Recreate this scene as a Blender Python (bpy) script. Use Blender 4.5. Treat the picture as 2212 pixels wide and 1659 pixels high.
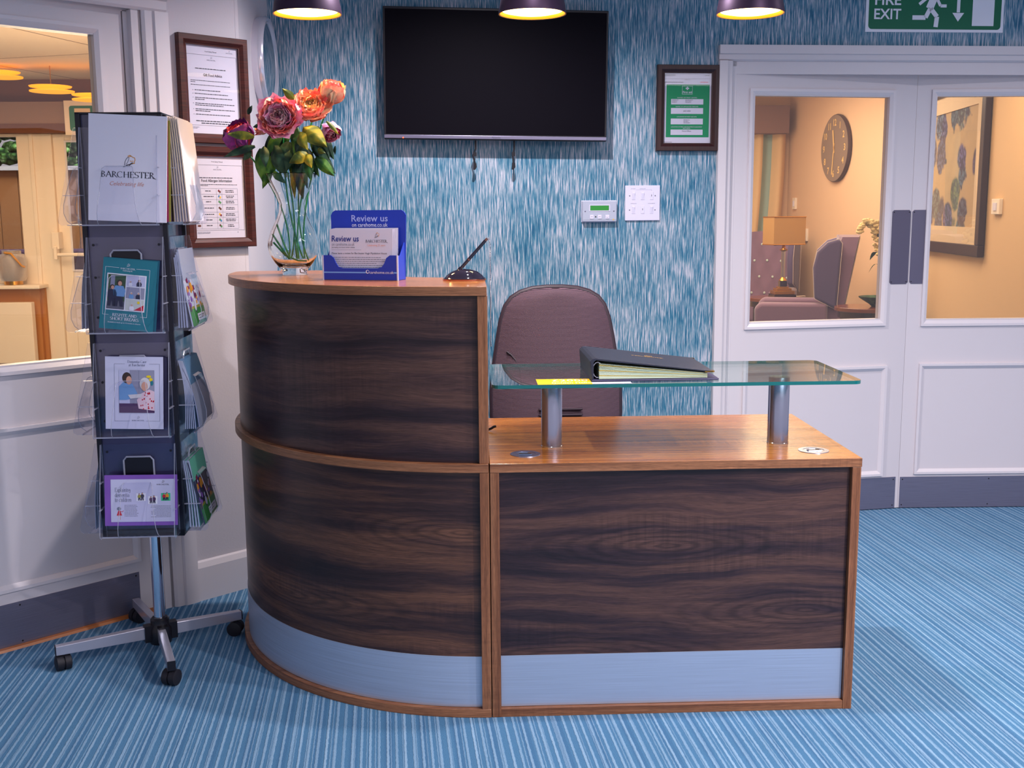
import bpy, bmesh, math, random
from mathutils import Matrix, Vector
R = math.radians
for o in list(bpy.data.objects): bpy.data.objects.remove(o, do_unlink=True)
scene = bpy.context.scene
COL = scene.collection
rnd = random.Random(7)

# ------------------------------------------------------------------ camera
def make_camera():
    f, pitch, yaw, roll = 2363.52, .1564, .0374, -.0076
    cp, sp, c, s = math.cos(pitch), math.sin(pitch), math.cos(yaw), math.sin(yaw)
    F = Vector((s*cp, c*cp, -sp)); Rt = Vector((c, -s, 0)); U = Rt.cross(F)
    cr, sr = math.cos(roll), math.sin(roll)
    R2 = Rt*cr + U*sr; U2 = U*cr - Rt*sr
    cam = bpy.data.cameras.new('camera'); cam.sensor_width = 36; cam.lens = f/2212*36
    cam.clip_start = .05; cam.clip_end = 100
    o = bpy.data.objects.new('camera', cam); COL.objects.link(o)
    M = Matrix((R2, U2, -F)).transposed().to_4x4(); M.translation = Vector((-.0456, -2.9331, 1.4249))
    o.matrix_world = M; scene.camera = o
make_camera()

# ------------------------------------------------------------------ light
scene.view_settings.view_transform = 'Standard'; scene.view_settings.look = 'None'
scene.view_settings.gamma = 1; scene.view_settings.use_curve_mapping = False
scene.view_settings.exposure = -.06
w = bpy.data.worlds.new('world'); scene.world = w; w.use_nodes = True
w.node_tree.nodes['Background'].inputs[0].default_value = (.94, .87, 1.0, 1)
w.node_tree.nodes['Background'].inputs[1].default_value = .58

def lamp(name, kind, loc, power, col, size=.1, rot=(0, 0, 0), size_y=None, spot=None, blend=.5):
    d = bpy.data.lights.new(name, kind); d.energy = power; d.color = col
    if kind == 'AREA':
        d.size = size
        if size_y: d.shape = 'RECTANGLE'; d.size_y = size_y
    else: d.shadow_soft_size = size
    if kind == 'SPOT': d.spot_size = R(spot); d.spot_blend = blend
    o = bpy.data.objects.new(name, d); o.location = loc; o.rotation_euler = rot; COL.objects.link(o)
    return o
COOL = (1.0, .925, .965); WARM = (1, .72, .42)
# recessed ceiling downlights of the reception
lamp('downlight_lamp', 'SPOT', (.08, .85, 2.57), 125, COOL, .025, spot=150, blend=.6)
lamp('downlight_lamp', 'SPOT', (.16, .08, 2.57), 85, COOL, .025, spot=110, blend=.7)
lamp('downlight_lamp', 'SPOT', (1.3, -.6, 2.57), 105, COOL, .04, spot=160, blend=.7)
lamp('downlight_lamp', 'SPOT', (1.9, -1.7, 2.57), 200, COOL, .04, spot=160, blend=.7)
lamp('downlight_lamp', 'SPOT', (2.3, .7, 2.57), 42, COOL, .04, spot=160, blend=.7)
lamp('ceiling_fill', 'AREA', (1.9, -2.6, 2.55), 85, COOL, 2.0, size_y=1.4)  # broad area fill added overhead to brighten camera-facing surfaces
# neighbouring rooms
lamp('lounge_lamp', 'AREA', (2.4, 7.0, 2.7), 125, (1, .80, .60), 1.6, size_y=3)
lamp('lounge_lamp', 'AREA', (2.6, 3.8, 2.7), 45, (1, .76, .52), 1, size_y=1)
lamp('lounge_lamp', 'POINT', (1.6, 7.8, 1.9), 38, (1, .81, .62), .4)
lamp('dining_room_fill', 'AREA', (-3.2, 3.6, 2.35), 85, (1, .73, .47), 2, size_y=2)
lamp('dining_room_fill', 'POINT', (-2.3, 3.4, 1.3), 70, (1, .74, .49), .4)  # point light added mid-room so the dining ceiling brightens too
lamp('hedge_fill', 'AREA', (-3.4, 7.2, 4.6), 330, (.9, .97, 1), 4, rot=(R(35), 0, 0), size_y=1.5)  # area lamp added outside to brighten the greenery

# ------------------------------------------------------------------ materials
def lin(c):
    return tuple(((x/255)/12.92 if x/255 <= .04045 else ((x/255+.055)/1.055)**2.4) for x in c)
MATS = {}
def mat(name, rgb=(200, 200, 200), rough=.5, metal=0, spec=.5, emit=None, es=1, trans=0, ior=1.45, bump=None, coat=0, sheen=0, alpha=1):
    if name in MATS: return MATS[name]
    m = bpy.data.materials.new(name); m.use_nodes = True; b = m.node_tree.nodes['Principled BSDF']
    b.inputs['Base Color'].default_value = (*lin(rgb), 1)
    b.inputs['Roughness'].default_value = rough; b.inputs['Metallic'].default_value = metal
    b.inputs['Specular IOR Level'].default_value = spec
    b.inputs['Transmission Weight'].default_value = trans; b.inputs['IOR'].default_value = ior
    b.inputs['Coat Weight'].default_value = coat; b.inputs['Sheen Weight'].default_value = sheen
    b.inputs['Alpha'].default_value = alpha
    if emit: b.inputs['Emission Color'].default_value = (*lin(emit), 1); b.inputs['Emission Strength'].default_value = es
    if bump:
        g = G(m); n = g.noise(g.map(g.coord('Object'), bump[1] if isinstance(bump[1], tuple) else (bump[1],)*3), 1, 3)
        g.bump(n, bump[0], b)
    MATS[name] = m; return m
class G:                                   # tiny node-graph helper
    def __init__(s, m): s.m = m; s.t = m.node_tree; s.n = s.t.nodes; s.l = s.t.links; s.b = s.n.get('Principled BSDF')
    def new(s, k, **kw):
        x = s.n.new('ShaderNode'+k)
        for a, v in kw.items(): setattr(x, a, v)
        return x
    def put(s, x, i, v):
        if hasattr(v, 'is_linked') or hasattr(v, 'links'): s.l.new(v, x.inputs[i])
        else: x.inputs[i].default_value = v
    def coord(s, k): return s.new('TexCoord').outputs[k]
    def map(s, v, scale=(1, 1, 1), loc=(0, 0, 0), rot=(0, 0, 0)):
        x = s.new('Mapping'); s.l.new(v, x.inputs[0]); x.inputs['Scale'].default_value = scale
        x.inputs['Location'].default_value = loc; x.inputs['Rotation'].default_value = rot; return x.outputs[0]
    def noise(s, v, scale=1, detail=4, dist=0, rough=.5):
        x = s.new('TexNoise'); s.l.new(v, x.inputs['Vector']); x.inputs['Scale'].default_value = scale
        x.inputs['Detail'].default_value = detail; x.inputs['Distortion'].default_value = dist
        x.inputs['Roughness'].default_value = rough; return x.outputs['Fac']
    def ramp(s, f, stops, interp='LINEAR'):
        x = s.new('ValToRGB'); s.l.new(f, x.inputs[0]); e = x.color_ramp.elements; x.color_ramp.interpolation = interp
        while len(e) < len(stops): e.new(.5)
        for k, (p, c) in enumerate(stops):
            e[k].position = p; e[k].color = (*lin(c), 1) if isinstance(c, tuple) else (c, c, c, 1)
        return x.outputs[0]
    def math(s, op, a, b=0, c=0):
        x = s.new('Math', operation=op); s.put(x, 0, a); s.put(x, 1, b); s.put(x, 2, c); return x.outputs[0]
    def mix(s, f, a, b, blend='MIX'):
        x = s.new('Mix', data_type='RGBA', blend_type=blend); s.put(x, 0, f)
        s.put(x, 6, a if hasattr(a, 'links') else (*lin(a), 1)); s.put(x, 7, b if hasattr(b, 'links') else (*lin(b), 1)); return x.outputs[2]
    def sep(s, v): x = s.new('SeparateXYZ'); s.l.new(v, x.inputs[0]); return x.outputs
    def comb(s, a, b, c): x = s.new('CombineXYZ'); s.put(x, 0, a); s.put(x, 1, b); s.put(x, 2, c); return x.outputs[0]
    def bump(s, h, strength, b=None, dist=.002):
        x = s.new('Bump'); x.inputs['Strength'].default_value = strength; x.inputs['Distance'].default_value = dist
        s.l.new(h, x.inputs['Height']); s.l.new(x.outputs[0], (b or s.b).inputs['Normal'])
    def col(s, v): s.l.new(v, s.b.inputs['Base Color'])
def sheet_glass(name, tint=(245, 250, 250), f0=.04, rough=.0, refl=(1, 1, 1), body=0, bodycol=(200, 200, 215)):
    m = bpy.data.materials.new(name); m.use_nodes = True; g = G(m); g.n.remove(g.b)
    out = g.n['Material Output']
    t = g.new('BsdfTransparent'); t.inputs[0].default_value = (*lin(tint), 1)
    q = g.new('BsdfGlossy'); q.inputs[0].default_value = (*refl, 1); q.inputs['Roughness'].default_value = rough
    lw = g.new('LayerWeight'); lw.inputs[0].default_value = .5
    f = g.math('MULTIPLY_ADD', g.math('POWER', lw.outputs['Facing'], 4.0), .75, f0)
    x = g.new('MixShader'); g.l.new(f, x.inputs[0]); g.l.new(t.outputs[0], x.inputs[1]); g.l.new(q.outputs[0], x.inputs[2])
    if body:
        d = g.new('BsdfDiffuse'); d.inputs[0].default_value = (*lin(bodycol), 1)
        y = g.new('MixShader'); y.inputs[0].default_value = body; g.l.new(x.outputs[0], y.inputs[1]); g.l.new(d.outputs[0], y.inputs[2]); x = y
    g.l.new(x.outputs[0], out.inputs[0]); MATS[name] = m; return m

def walnut(name, dark, mid, light, rough=.38, seed=0, coat=.0, vs=1.0, wf=.10, cath=()):
    m = mat(name, mid, rough, coat=coat); g = G(m)
    uv = g.map(g.coord('UV'), loc=(seed*3.1, seed*1.7, 0))
    s = g.sep(uv)
    warp = g.noise(g.comb(g.math('MULTIPLY', s[0], 1.5), g.math('MULTIPLY', s[1], 5), seed), 1, 3)
    wv = g.math('MULTIPLY_ADD', warp, wf, s[1])
    band = g.noise(g.comb(g.math('MULTIPLY', s[0], .7), g.math('MULTIPLY', wv, 11*vs), seed+2), 1, 6, .25, .6)
    c = g.ramp(band, [(.28, dark), (.45, mid), (.58, light), (.72, mid)])
    fine = g.noise(g.comb(g.math('MULTIPLY', s[0], 9), g.math('MULTIPLY', wv, 330), seed+5), 1, 2)
    c = g.mix(.55, c, g.ramp(fine, [(.3, .35), (.65, 1.0)]), 'MULTIPLY')
    rings = g.math('SINE', g.math('MULTIPLY', g.math('ADD', wv, g.math('MULTIPLY', band, .07)), 260))
    c = g.mix(.22, c, g.ramp(rings, [(0, .55), (.6, 1.0)]), 'MULTIPLY')
    fl = g.noise(g.comb(g.math('MULTIPLY', s[0], 75), g.math('MULTIPLY', wv, 5), seed+9), 1, 2, .6)
    msk = g.ramp(g.noise(g.comb(g.math('MULTIPLY', s[0], 1.2), g.math('MULTIPLY', wv, 7), seed+11), 1, 2), [(.52, 0.0), (.62, 1.0)])
    c = g.mix(g.math('MULTIPLY', msk, .3), c, g.ramp(fl, [(.35, .5), (.6, 1.25)]), 'MULTIPLY')
    pore = g.noise(g.comb(g.math('MULTIPLY', s[0], 34), g.math('MULTIPLY', wv, 1150), seed+15), 1, 2)
    c = g.mix(.6, c, g.ramp(pore, [(.36, .42), (.56, 1.06)]), 'MULTIPLY')
    for (u0, v0, k) in cath:                       # cathedral figure: nested flame-shaped rings
        du = g.math('SUBTRACT', s[0], u0); dv = g.math('SUBTRACT', g.math('MULTIPLY_ADD', warp, .05, s[1]), v0)
        rr_ = g.math('SQRT', g.math('ADD', g.math('MULTIPLY', g.math('MULTIPLY', du, du), k), g.math('MULTIPLY', dv, dv)))
        rg = g.math('SINE', g.math('MULTIPLY', g.math('POWER', rr_, .8), 330)); mk = g.ramp(rr_, [(.0, .75), (.05, .55), (.085, 0.0)])
        c = g.mix(mk, c, g.mix(.5, g.ramp(rg, [(.0, .5), (.55, 1.0)]), c, 'MULTIPLY'), 'MIX') if False else g.mix(mk, c, g.mix(1.0, c, g.ramp(g.math('MULTIPLY_ADD', rg, .5, .5), [(.0, .52), (.6, 1.12)]), 'MULTIPLY'))
    g.col(c); g.bump(fine, .12); return m
walnut('walnut_dark', (28, 19, 26), (70, 46, 44), (122, 82, 62), .34, 1, cath=((1.72, 2.26, .035), (1.1, 2.02, .02), (.55, 2.62, .03)))
walnut('walnut_dark_b', (26, 18, 27), (62, 42, 46), (104, 72, 62), .34, 4, cath=((12.9, 7.32, .03), (12.62, 7.0, .02), (13.3, 7.12, .03), (9.35, 7.75, .03), (10.1, 7.95, .02)))
walnut('walnut_edge', (116, 70, 46), (154, 98, 64), (178, 120, 82), .4, 2, vs=3, wf=.01)
walnut('walnut_warm_lit', (150, 88, 38), (178, 108, 48), (194, 124, 60), .2, 3, vs=2.5, wf=.04)  # edge laminate again, with the pendants' warm light put into its colour

def wallpaper():
    m = mat('wallpaper_blue', (110, 160, 200), .55); g = G(m); co = g.coord('Object'); s = g.sep(co)
    a = g.noise(g.comb(g.math('MULTIPLY', s[0], 215), 0, g.math('MULTIPLY', s[2], 10)), 1, 3, .15, .6)
    b = g.noise(g.comb(g.math('MULTIPLY', s[0], 520), 3, g.math('MULTIPLY', s[2], 16)), 1, 3, .1, .6)
    l = g.noise(g.comb(g.math('MULTIPLY', s[0], 5), 7, g.math('MULTIPLY', s[2], 2.5)), 1, 2)
    f = g.math('ADD', g.math('MULTIPLY', a, .62), g.math('MULTIPLY', b, .38))
    f = g.math('ADD', f, g.math('MULTIPLY_ADD', l, .16, -.08))
    c = g.ramp(f, [(.40, (10, 88, 124)), (.46, (50, 120, 150)), (.52, (122, 154, 172)), (.585, (200, 200, 212))])
    gr = g.noise(g.comb(g.math('MULTIPLY', s[0], 900), 0, g.math('MULTIPLY', s[2], 300)), 1, 2)
    c = g.mix(.35, c, g.ramp(gr, [(.3, .6), (.6, 1.05)]), 'MULTIPLY')
    g.col(c); g.bump(f, .25)
wallpaper()

def carpet():
    m = mat('carpet_blue', (80, 125, 170), .95, spec=.1); g = G(m)
    co = g.map(g.coord('Object'), rot=(0, 0, R(-4.5))); s = g.sep(co)
    wob = g.noise(g.comb(g.math('MULTIPLY', s[0], 160), g.math('MULTIPLY', s[1], 60), 0), 1, 2)
    x = g.math('MULTIPLY_ADD', wob, .0045, s[0])
    def stripe(period, off, width, soft=.12):
        ph = g.math('FRACT', g.math('MULTIPLY_ADD', x, 1/period, off))
        tri = g.math('ABSOLUTE', g.math('SUBTRACT', ph, .5))
        y = g.new('MapRange'); y.interpolation_type = 'SMOOTHSTEP'
        g.l.new(tri, y.inputs[0]); y.inputs[1].default_value = width+soft; y.inputs[2].default_value = width
        return y.outputs[0]
    a = stripe(.0235, 0, .10, .09); b = stripe(.0323, .33, .035, .04); c2 = stripe(.0553, .415, .02, .02); d = stripe(.094, .6, .10, .05)
    irr = g.noise(g.comb(g.math('MULTIPLY', s[0], 38), 0, 0), 1, 1); a = g.math('MULTIPLY', a, g.math('MULTIPLY_ADD', irr, 1.5, .15)); b = g.math('MULTIPLY', b, g.math('MULTIPLY_ADD', irr, -1.6, 1.7))
    f = g.math('MAXIMUM', a, g.math('MULTIPLY', b, .55)); f = g.math('MAXIMUM', f, g.math('MULTIPLY', c2, .6))
    dk = g.math('MULTIPLY', d, .25)
    base = g.mix(dk, (84, 130, 166), (54, 90, 134)); c = g.mix(g.math('MINIMUM', g.math('MULTIPLY', f, .78), 1.0), base, (156, 188, 214))
    pile = g.noise(co, 420, 2); blot = g.noise(co, 2.3, 4)
    c = g.mix(.6, c, g.ramp(pile, [(.3, .62), (.68, 1.12)]), 'MULTIPLY')
    c = g.mix(.5, c, g.ramp(blot, [(.3, .78), (.6, 1.05)]), 'MULTIPLY')
    g.col(c); g.bump(g.math('ADD', g.math('MULTIPLY', f, .8), pile), .6, dist=.004)
carpet()

def brushed(name, rgb, rough=.32, sx=4, sz=700, met=1, seed=0):
    m = mat(name, rgb, rough, met); g = G(m); co = g.coord('Object')
    n = g.noise(g.map(co, (sx, sx, sz), loc=(seed, 0, 0)), 1, 3)
    n2 = g.noise(g.map(co, (1.5, 1.5, 3), loc=(seed, 0, 0)), 1, 3)
    c = g.mix(.3, rgb, g.ramp(n, [(.3, .55), (.7, 1.2)]), 'MULTIPLY'); g.col(c)
    g.l.new(g.math('MULTIPLY_ADD', n2, .18, rough-.09), g.b.inputs['Roughness']); g.bump(n, .06)
    g.b.inputs['Anisotropic'].default_value = .5
brushed('brushed_steel', (196, 204, 222), .38, met=.55)
brushed('kick_steel', (146, 140, 158), .36, 8, 500, met=.7, seed=3)

mat('white_paint', (216, 209, 213), .38, bump=(.05, 60)); mat('white_gloss', (222, 215, 219), .25)
mat('white_wall', (200, 194, 200), .8, bump=(.15, 140)); mat('ceiling_white', (225, 225, 230), .9)
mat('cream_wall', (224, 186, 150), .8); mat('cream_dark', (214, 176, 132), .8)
mat('black_plastic', (22, 20, 28), .35); mat('rubber', (26, 25, 34), .6, bump=(.2, 300))
mat('chrome', (214, 218, 230), .08, 1); mat('leg_steel', (196, 194, 206), .24, .6); mat('steel_satin', (176, 182, 205), .22, 1)
mat('dark_edge', (20, 14, 18), .5)
mat('ink', (46, 46, 60), .6); mat('ink_grey', (120, 122, 140), .6); mat('ink_blue', (28, 44, 130), .6); mat('ink_white', (236, 236, 246), .6)
mat('ink_orange', (226, 150, 40), .6); mat('ink_peach', (226, 160, 140), .6)
mat('paper', (204, 201, 218), .7); mat('paper_lilac', (205, 205, 230), .7)
sheet_glass('window_pane', (250, 250, 248), .05); sheet_glass('counter_glass', (232, 244, 240), .09)
sheet_glass('acrylic', (249, 249, 253), .035, .03); sheet_glass('picture_glass', (252, 252, 252), .012)
mat('glass_edge', (0, 104, 104), .12, coat=.5); mat('acrylic_edge', (196, 198, 216), .15, coat=.6, alpha=.5)

# ------------------------------------------------------------------ mesh builder
class MB:
    def __init__(s): s.v = []; s.f = []; s.m = []; s.T = Matrix.Identity(4)
    def add(s, vs, fs, mi=0):
        b = len(s.v); s.v += [tuple(s.T @ Vector(p)) for p in vs]
        s.f += [tuple(b+i for i in f) for f in fs]; s.m += [mi]*len(fs); return s
    def box(s, x0, x1, y0, y1, z0, z1, mi=0):
        return s.add([(x, y, z) for z in (z0, z1) for y in (y0, y1) for x in (x0, x1)],
                     [(0, 2, 3, 1), (4, 5, 7, 6), (0, 1, 5, 4), (2, 6, 7, 3), (0, 4, 6, 2), (1, 3, 7, 5)], mi)
    def prism(s, pts, ax, a, b, mi=0, mi2=None):
        def P(p, t): return (p[0], p[1], t) if ax == 'z' else (p[0], t, p[1]) if ax == 'y' else (t, p[0], p[1])
        n = len(pts); s.add([P(p, a) for p in pts]+[P(p, b) for p in pts], [tuple(range(n)), tuple(range(2*n-1, n-1, -1))], mi)
        k = len(s.v)-2*n; s.f += [(k+i, k+(i+1) % n, k+n+(i+1) % n, k+n+i) for i in range(n)]; s.m += [mi if mi2 is None else mi2]*n; return s
    def quad(s, *p, mi=0): return s.add(p, [tuple(range(len(p)))], mi)
    def lathe(s, prof, n=32, c=(0, 0), sy=1, mi=0, close=False):
        vs = [(c[0]+r*math.cos(2*math.pi*k/n), c[1]+sy*r*math.sin(2*math.pi*k/n), z) for r, z in prof for k in range(n)]
        fs = [(j*n+k, j*n+(k+1) % n, (j+1)*n+(k+1) % n, (j+1)*n+k) for j in range(len(prof)-1) for k in range(n)]
        if close: fs += [tuple(range(n))[::-1], tuple(range((len(prof)-1)*n, len(prof)*n))]
        return s.add(vs, fs, mi)
    def cyl(s, c, r, z0, z1, n=24, mi=0): return s.lathe([(r, z0), (r, z1)], n, c, 1, mi, True)
    def rod(s, a, b, r, n=10, mi=0, r2=None): return s.tube([a, b], r, n, mi, r2=r2)
    def tube(s, pts, r, n=8, mi=0, closed=False, r2=None, sq=False):
        P = [Vector(p) for p in pts]; N = len(P); vs = []
        up = None
        for i, p in enumerate(P):
            d = (P[(i+1) % N]-P[i-1]) if closed else (P[min(i+1, N-1)]-P[max(i-1, 0)])
            d.normalize()
            if up is None: up = Vector((0, 0, 1)) if abs(d.z) < .9 else Vector((0, 1, 0))
            x = d.cross(up).normalized(); up = x.cross(d).normalized()
            rr = r if r2 is None else r+(r2-r)*i/(N-1)
            for k in range(n):
                a = 2*math.pi*(k+(.5 if sq else 0))/n; vs.append(p+x*math.cos(a)*rr+up*math.sin(a)*rr)
        fs = [(i*n+k, i*n+(k+1) % n, ((i+1) % N)*n+(k+1) % n, ((i+1) % N)*n+k) for i in range(N if closed else N-1) for k in range(n)]
        if not closed: fs += [tuple(range(n))[::-1], tuple(range((N-1)*n, N*n))]
        return s.add(vs, fs, mi)
    def ball(s, c, r, nu=12, nv=8, sc=(1, 1, 1), mi=0):
        vs = [(c[0]+sc[0]*r*math.sin(math.pi*j/nv)*math.cos(2*math.pi*i/nu), c[1]+sc[1]*r*math.sin(math.pi*j/nv)*math.sin(2*math.pi*i/nu), c[2]+sc[2]*r*math.cos(math.pi*j/nv)) for j in range(1, nv) for i in range(nu)]
        vs += [(c[0], c[1], c[2]+sc[2]*r), (c[0], c[1], c[2]-sc[2]*r)]; T = len(vs)-2
        fs = [((j)*nu+i, (j)*nu+(i+1) % nu, (j+1)*nu+(i+1) % nu, (j+1)*nu+i) for j in range(nv-2) for i in range(nu)]
        fs += [(T, (i+1) % nu, i) for i in range(nu)]+[(T+1, (nv-2)*nu+i, (nv-2)*nu+(i+1) % nu) for i in range(nu)]
        return s.add(vs, fs, mi)
    def grid(s, fn, nu, nv, mi=0):
        vs = [fn(i/nu, j/nv) for j in range(nv+1) for i in range(nu+1)]
        return s.add(vs, [(j*(nu+1)+i, j*(nu+1)+i+1, (j+1)*(nu+1)+i+1, (j+1)*(nu+1)+i) for j in range(nv) for i in range(nu)], mi)
    # flat artwork on the plane y = const facing -y
    def rect(s, x0, x1, z0, z1, y, mi=0): return s.quad((x0, y, z0), (x1, y, z0), (x1, y, z1), (x0, y, z1), mi=mi)
    def poly(s, pts, y, mi=0): return s.add([(p[0], y, p[1]) for p in pts], [tuple(range(len(pts)))], mi)
    def disc(s, x, z, rx, rz, y, mi=0, n=16): return s.poly([(x+rx*math.cos(2*math.pi*k/n), z+rz*math.sin(2*math.pi*k/n)) for k in range(n)], y, mi)
    def line(s, pts, w, y, mi=0):
        for (a, b), (c, d) in zip(pts[:-1], pts[1:]):
            L = math.hypot(c-a, d-b) or 1; nx, nz = -(d-b)/L*w/2, (c-a)/L*w/2
            s.add([(a+nx, y, b+nz), (a-nx, y, b-nz), (c-nx, y, d-nz), (c+nx, y, d+nz)], [(0, 1, 2, 3)], mi)
        return s
    def frame(s, x0, x1, z0, z1, w, y, mi=0): return s.line([(x0, z0), (x1, z0), (x1, z1), (x0, z1), (x0, z0)], w, y, mi)
    def text(s, t, x, z, size, y, mi=0, align='C', width=None, shear=0, bold=0):
        vs, fs, wd = text_mesh(t, shear, bold); sc = size; sx = sc if width is None else width/wd
        ox = x-(wd*sx/2 if align == 'C' else wd*sx if align == 'R' else 0)
        return s.add([(ox+p[0]*sx, y, z+p[1]*sc) for p in vs], fs, mi)
    def serif(s, t, x, z, size, y, mi=0, align='C', width=None):
        rb, wd = serif_mesh(t); sx = size if width is None else width/wd
        ox = x-(wd*sx/2 if align == 'C' else wd*sx if align == 'R' else 0)
        for q in rb: s.add([(ox+p[0]*sx, y, z+p[1]*size) for p in q], [(0, 1, 2, 3)], mi)
        return s
    def lines(s, x0, x1, z, n, dz, h, y, mi=0, rag=.35, words=True, seed=1, align='L'):   # illegible small print
        r = random.Random(seed)
        for k in range(n):
            e = (x1-x0)*(1-(r.random()*rag)); a = x0 if align == 'L' else x1-e if align == 'R' else (x0+x1-e)/2; b = a+e
            while a < b-h:
                L = (r.random()*4+1.5)*h; s.rect(a, min(a+L, b), z-k*dz, z-k*dz+h, y, mi); a += L+h*.7
        return s
    def build(s, name, mats, parent=None, smooth=0, bevel=0, seg=2, grain='x', uvf=None, loc=None):
        me = bpy.data.meshes.new(name); me.from_pydata(s.v, [], s.f)
        for m in (mats if isinstance(mats, (list, tuple)) else [mats]): me.materials.append(MATS[m])
        me.polygons.foreach_set('material_index', s.m)
        b = bmesh.new(); b.from_mesh(me); bmesh.ops.recalc_face_normals(b, faces=b.faces); b.to_mesh(me); b.free()
        uv = me.uv_layers.new(name='UVMap').data
        order = {'x': {0: (1, 2), 1: (0, 2), 2: (0, 1)}, 'z': {0: (2, 1), 1: (2, 0), 2: (0, 1)}, 'y': {0: (1, 2), 1: (0, 2), 2: (1, 0)}}[grain]
        for p in me.polygons:
            n = [abs(q) for q in p.normal]; k = n.index(max(n)); a, c = order[k]
            for li in p.loop_indices:
                co = me.vertices[me.loops[li].vertex_index].co
                uv[li].uv = uvf(co, p.normal) if uvf else (co[a], co[c])
        if smooth:
            me.polygons.foreach_set('use_smooth', [True]*len(me.polygons)); me.set_sharp_from_angle(angle=R(smooth))
        o = bpy.data.objects.new(name, me); COL.objects.link(o)
        if parent: o.parent = parent
        if loc: o.location = loc
        if bevel:
            q = o.modifiers.new('bevel', 'BEVEL'); q.width = bevel; q.segments = seg; q.limit_method = 'ANGLE'; q.angle_limit = R(35)
        return o
TXT = {}
def text_mesh(t, shear=0, bold=0):
    if (t, shear, bold) in TXT: return TXT[(t, shear, bold)]
    c = bpy.data.curves.new('t', 'FONT'); c.body = t; c.size = 1; c.resolution_u = 2; c.shear = shear; c.offset = bold
    o = bpy.data.objects.new('t', c); me = bpy.data.meshes.new_from_object(o)
    vs = [(v.co.x, v.co.y) for v in me.vertices]; fs = [tuple(p.vertices) for p in me.polygons]
    x0 = min(v[0] for v in vs); wd = max(v[0] for v in vs)-x0
    TXT[(t, shear, bold)] = ([(v[0]-x0, v[1]) for v in vs], fs, wd)
    bpy.data.objects.remove(o); bpy.data.curves.remove(c); bpy.data.meshes.remove(me); return TXT[(t, shear, bold)]
def A(cx, cy, rx, ry, a, b, n=9): return [(cx+rx*math.cos(R(a+(b-a)*i/n)), cy+ry*math.sin(R(a+(b-a)*i/n))) for i in range(n+1)]
X = .62
def stem(x, h=1): return [(x, 0), (x, h)]
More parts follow.
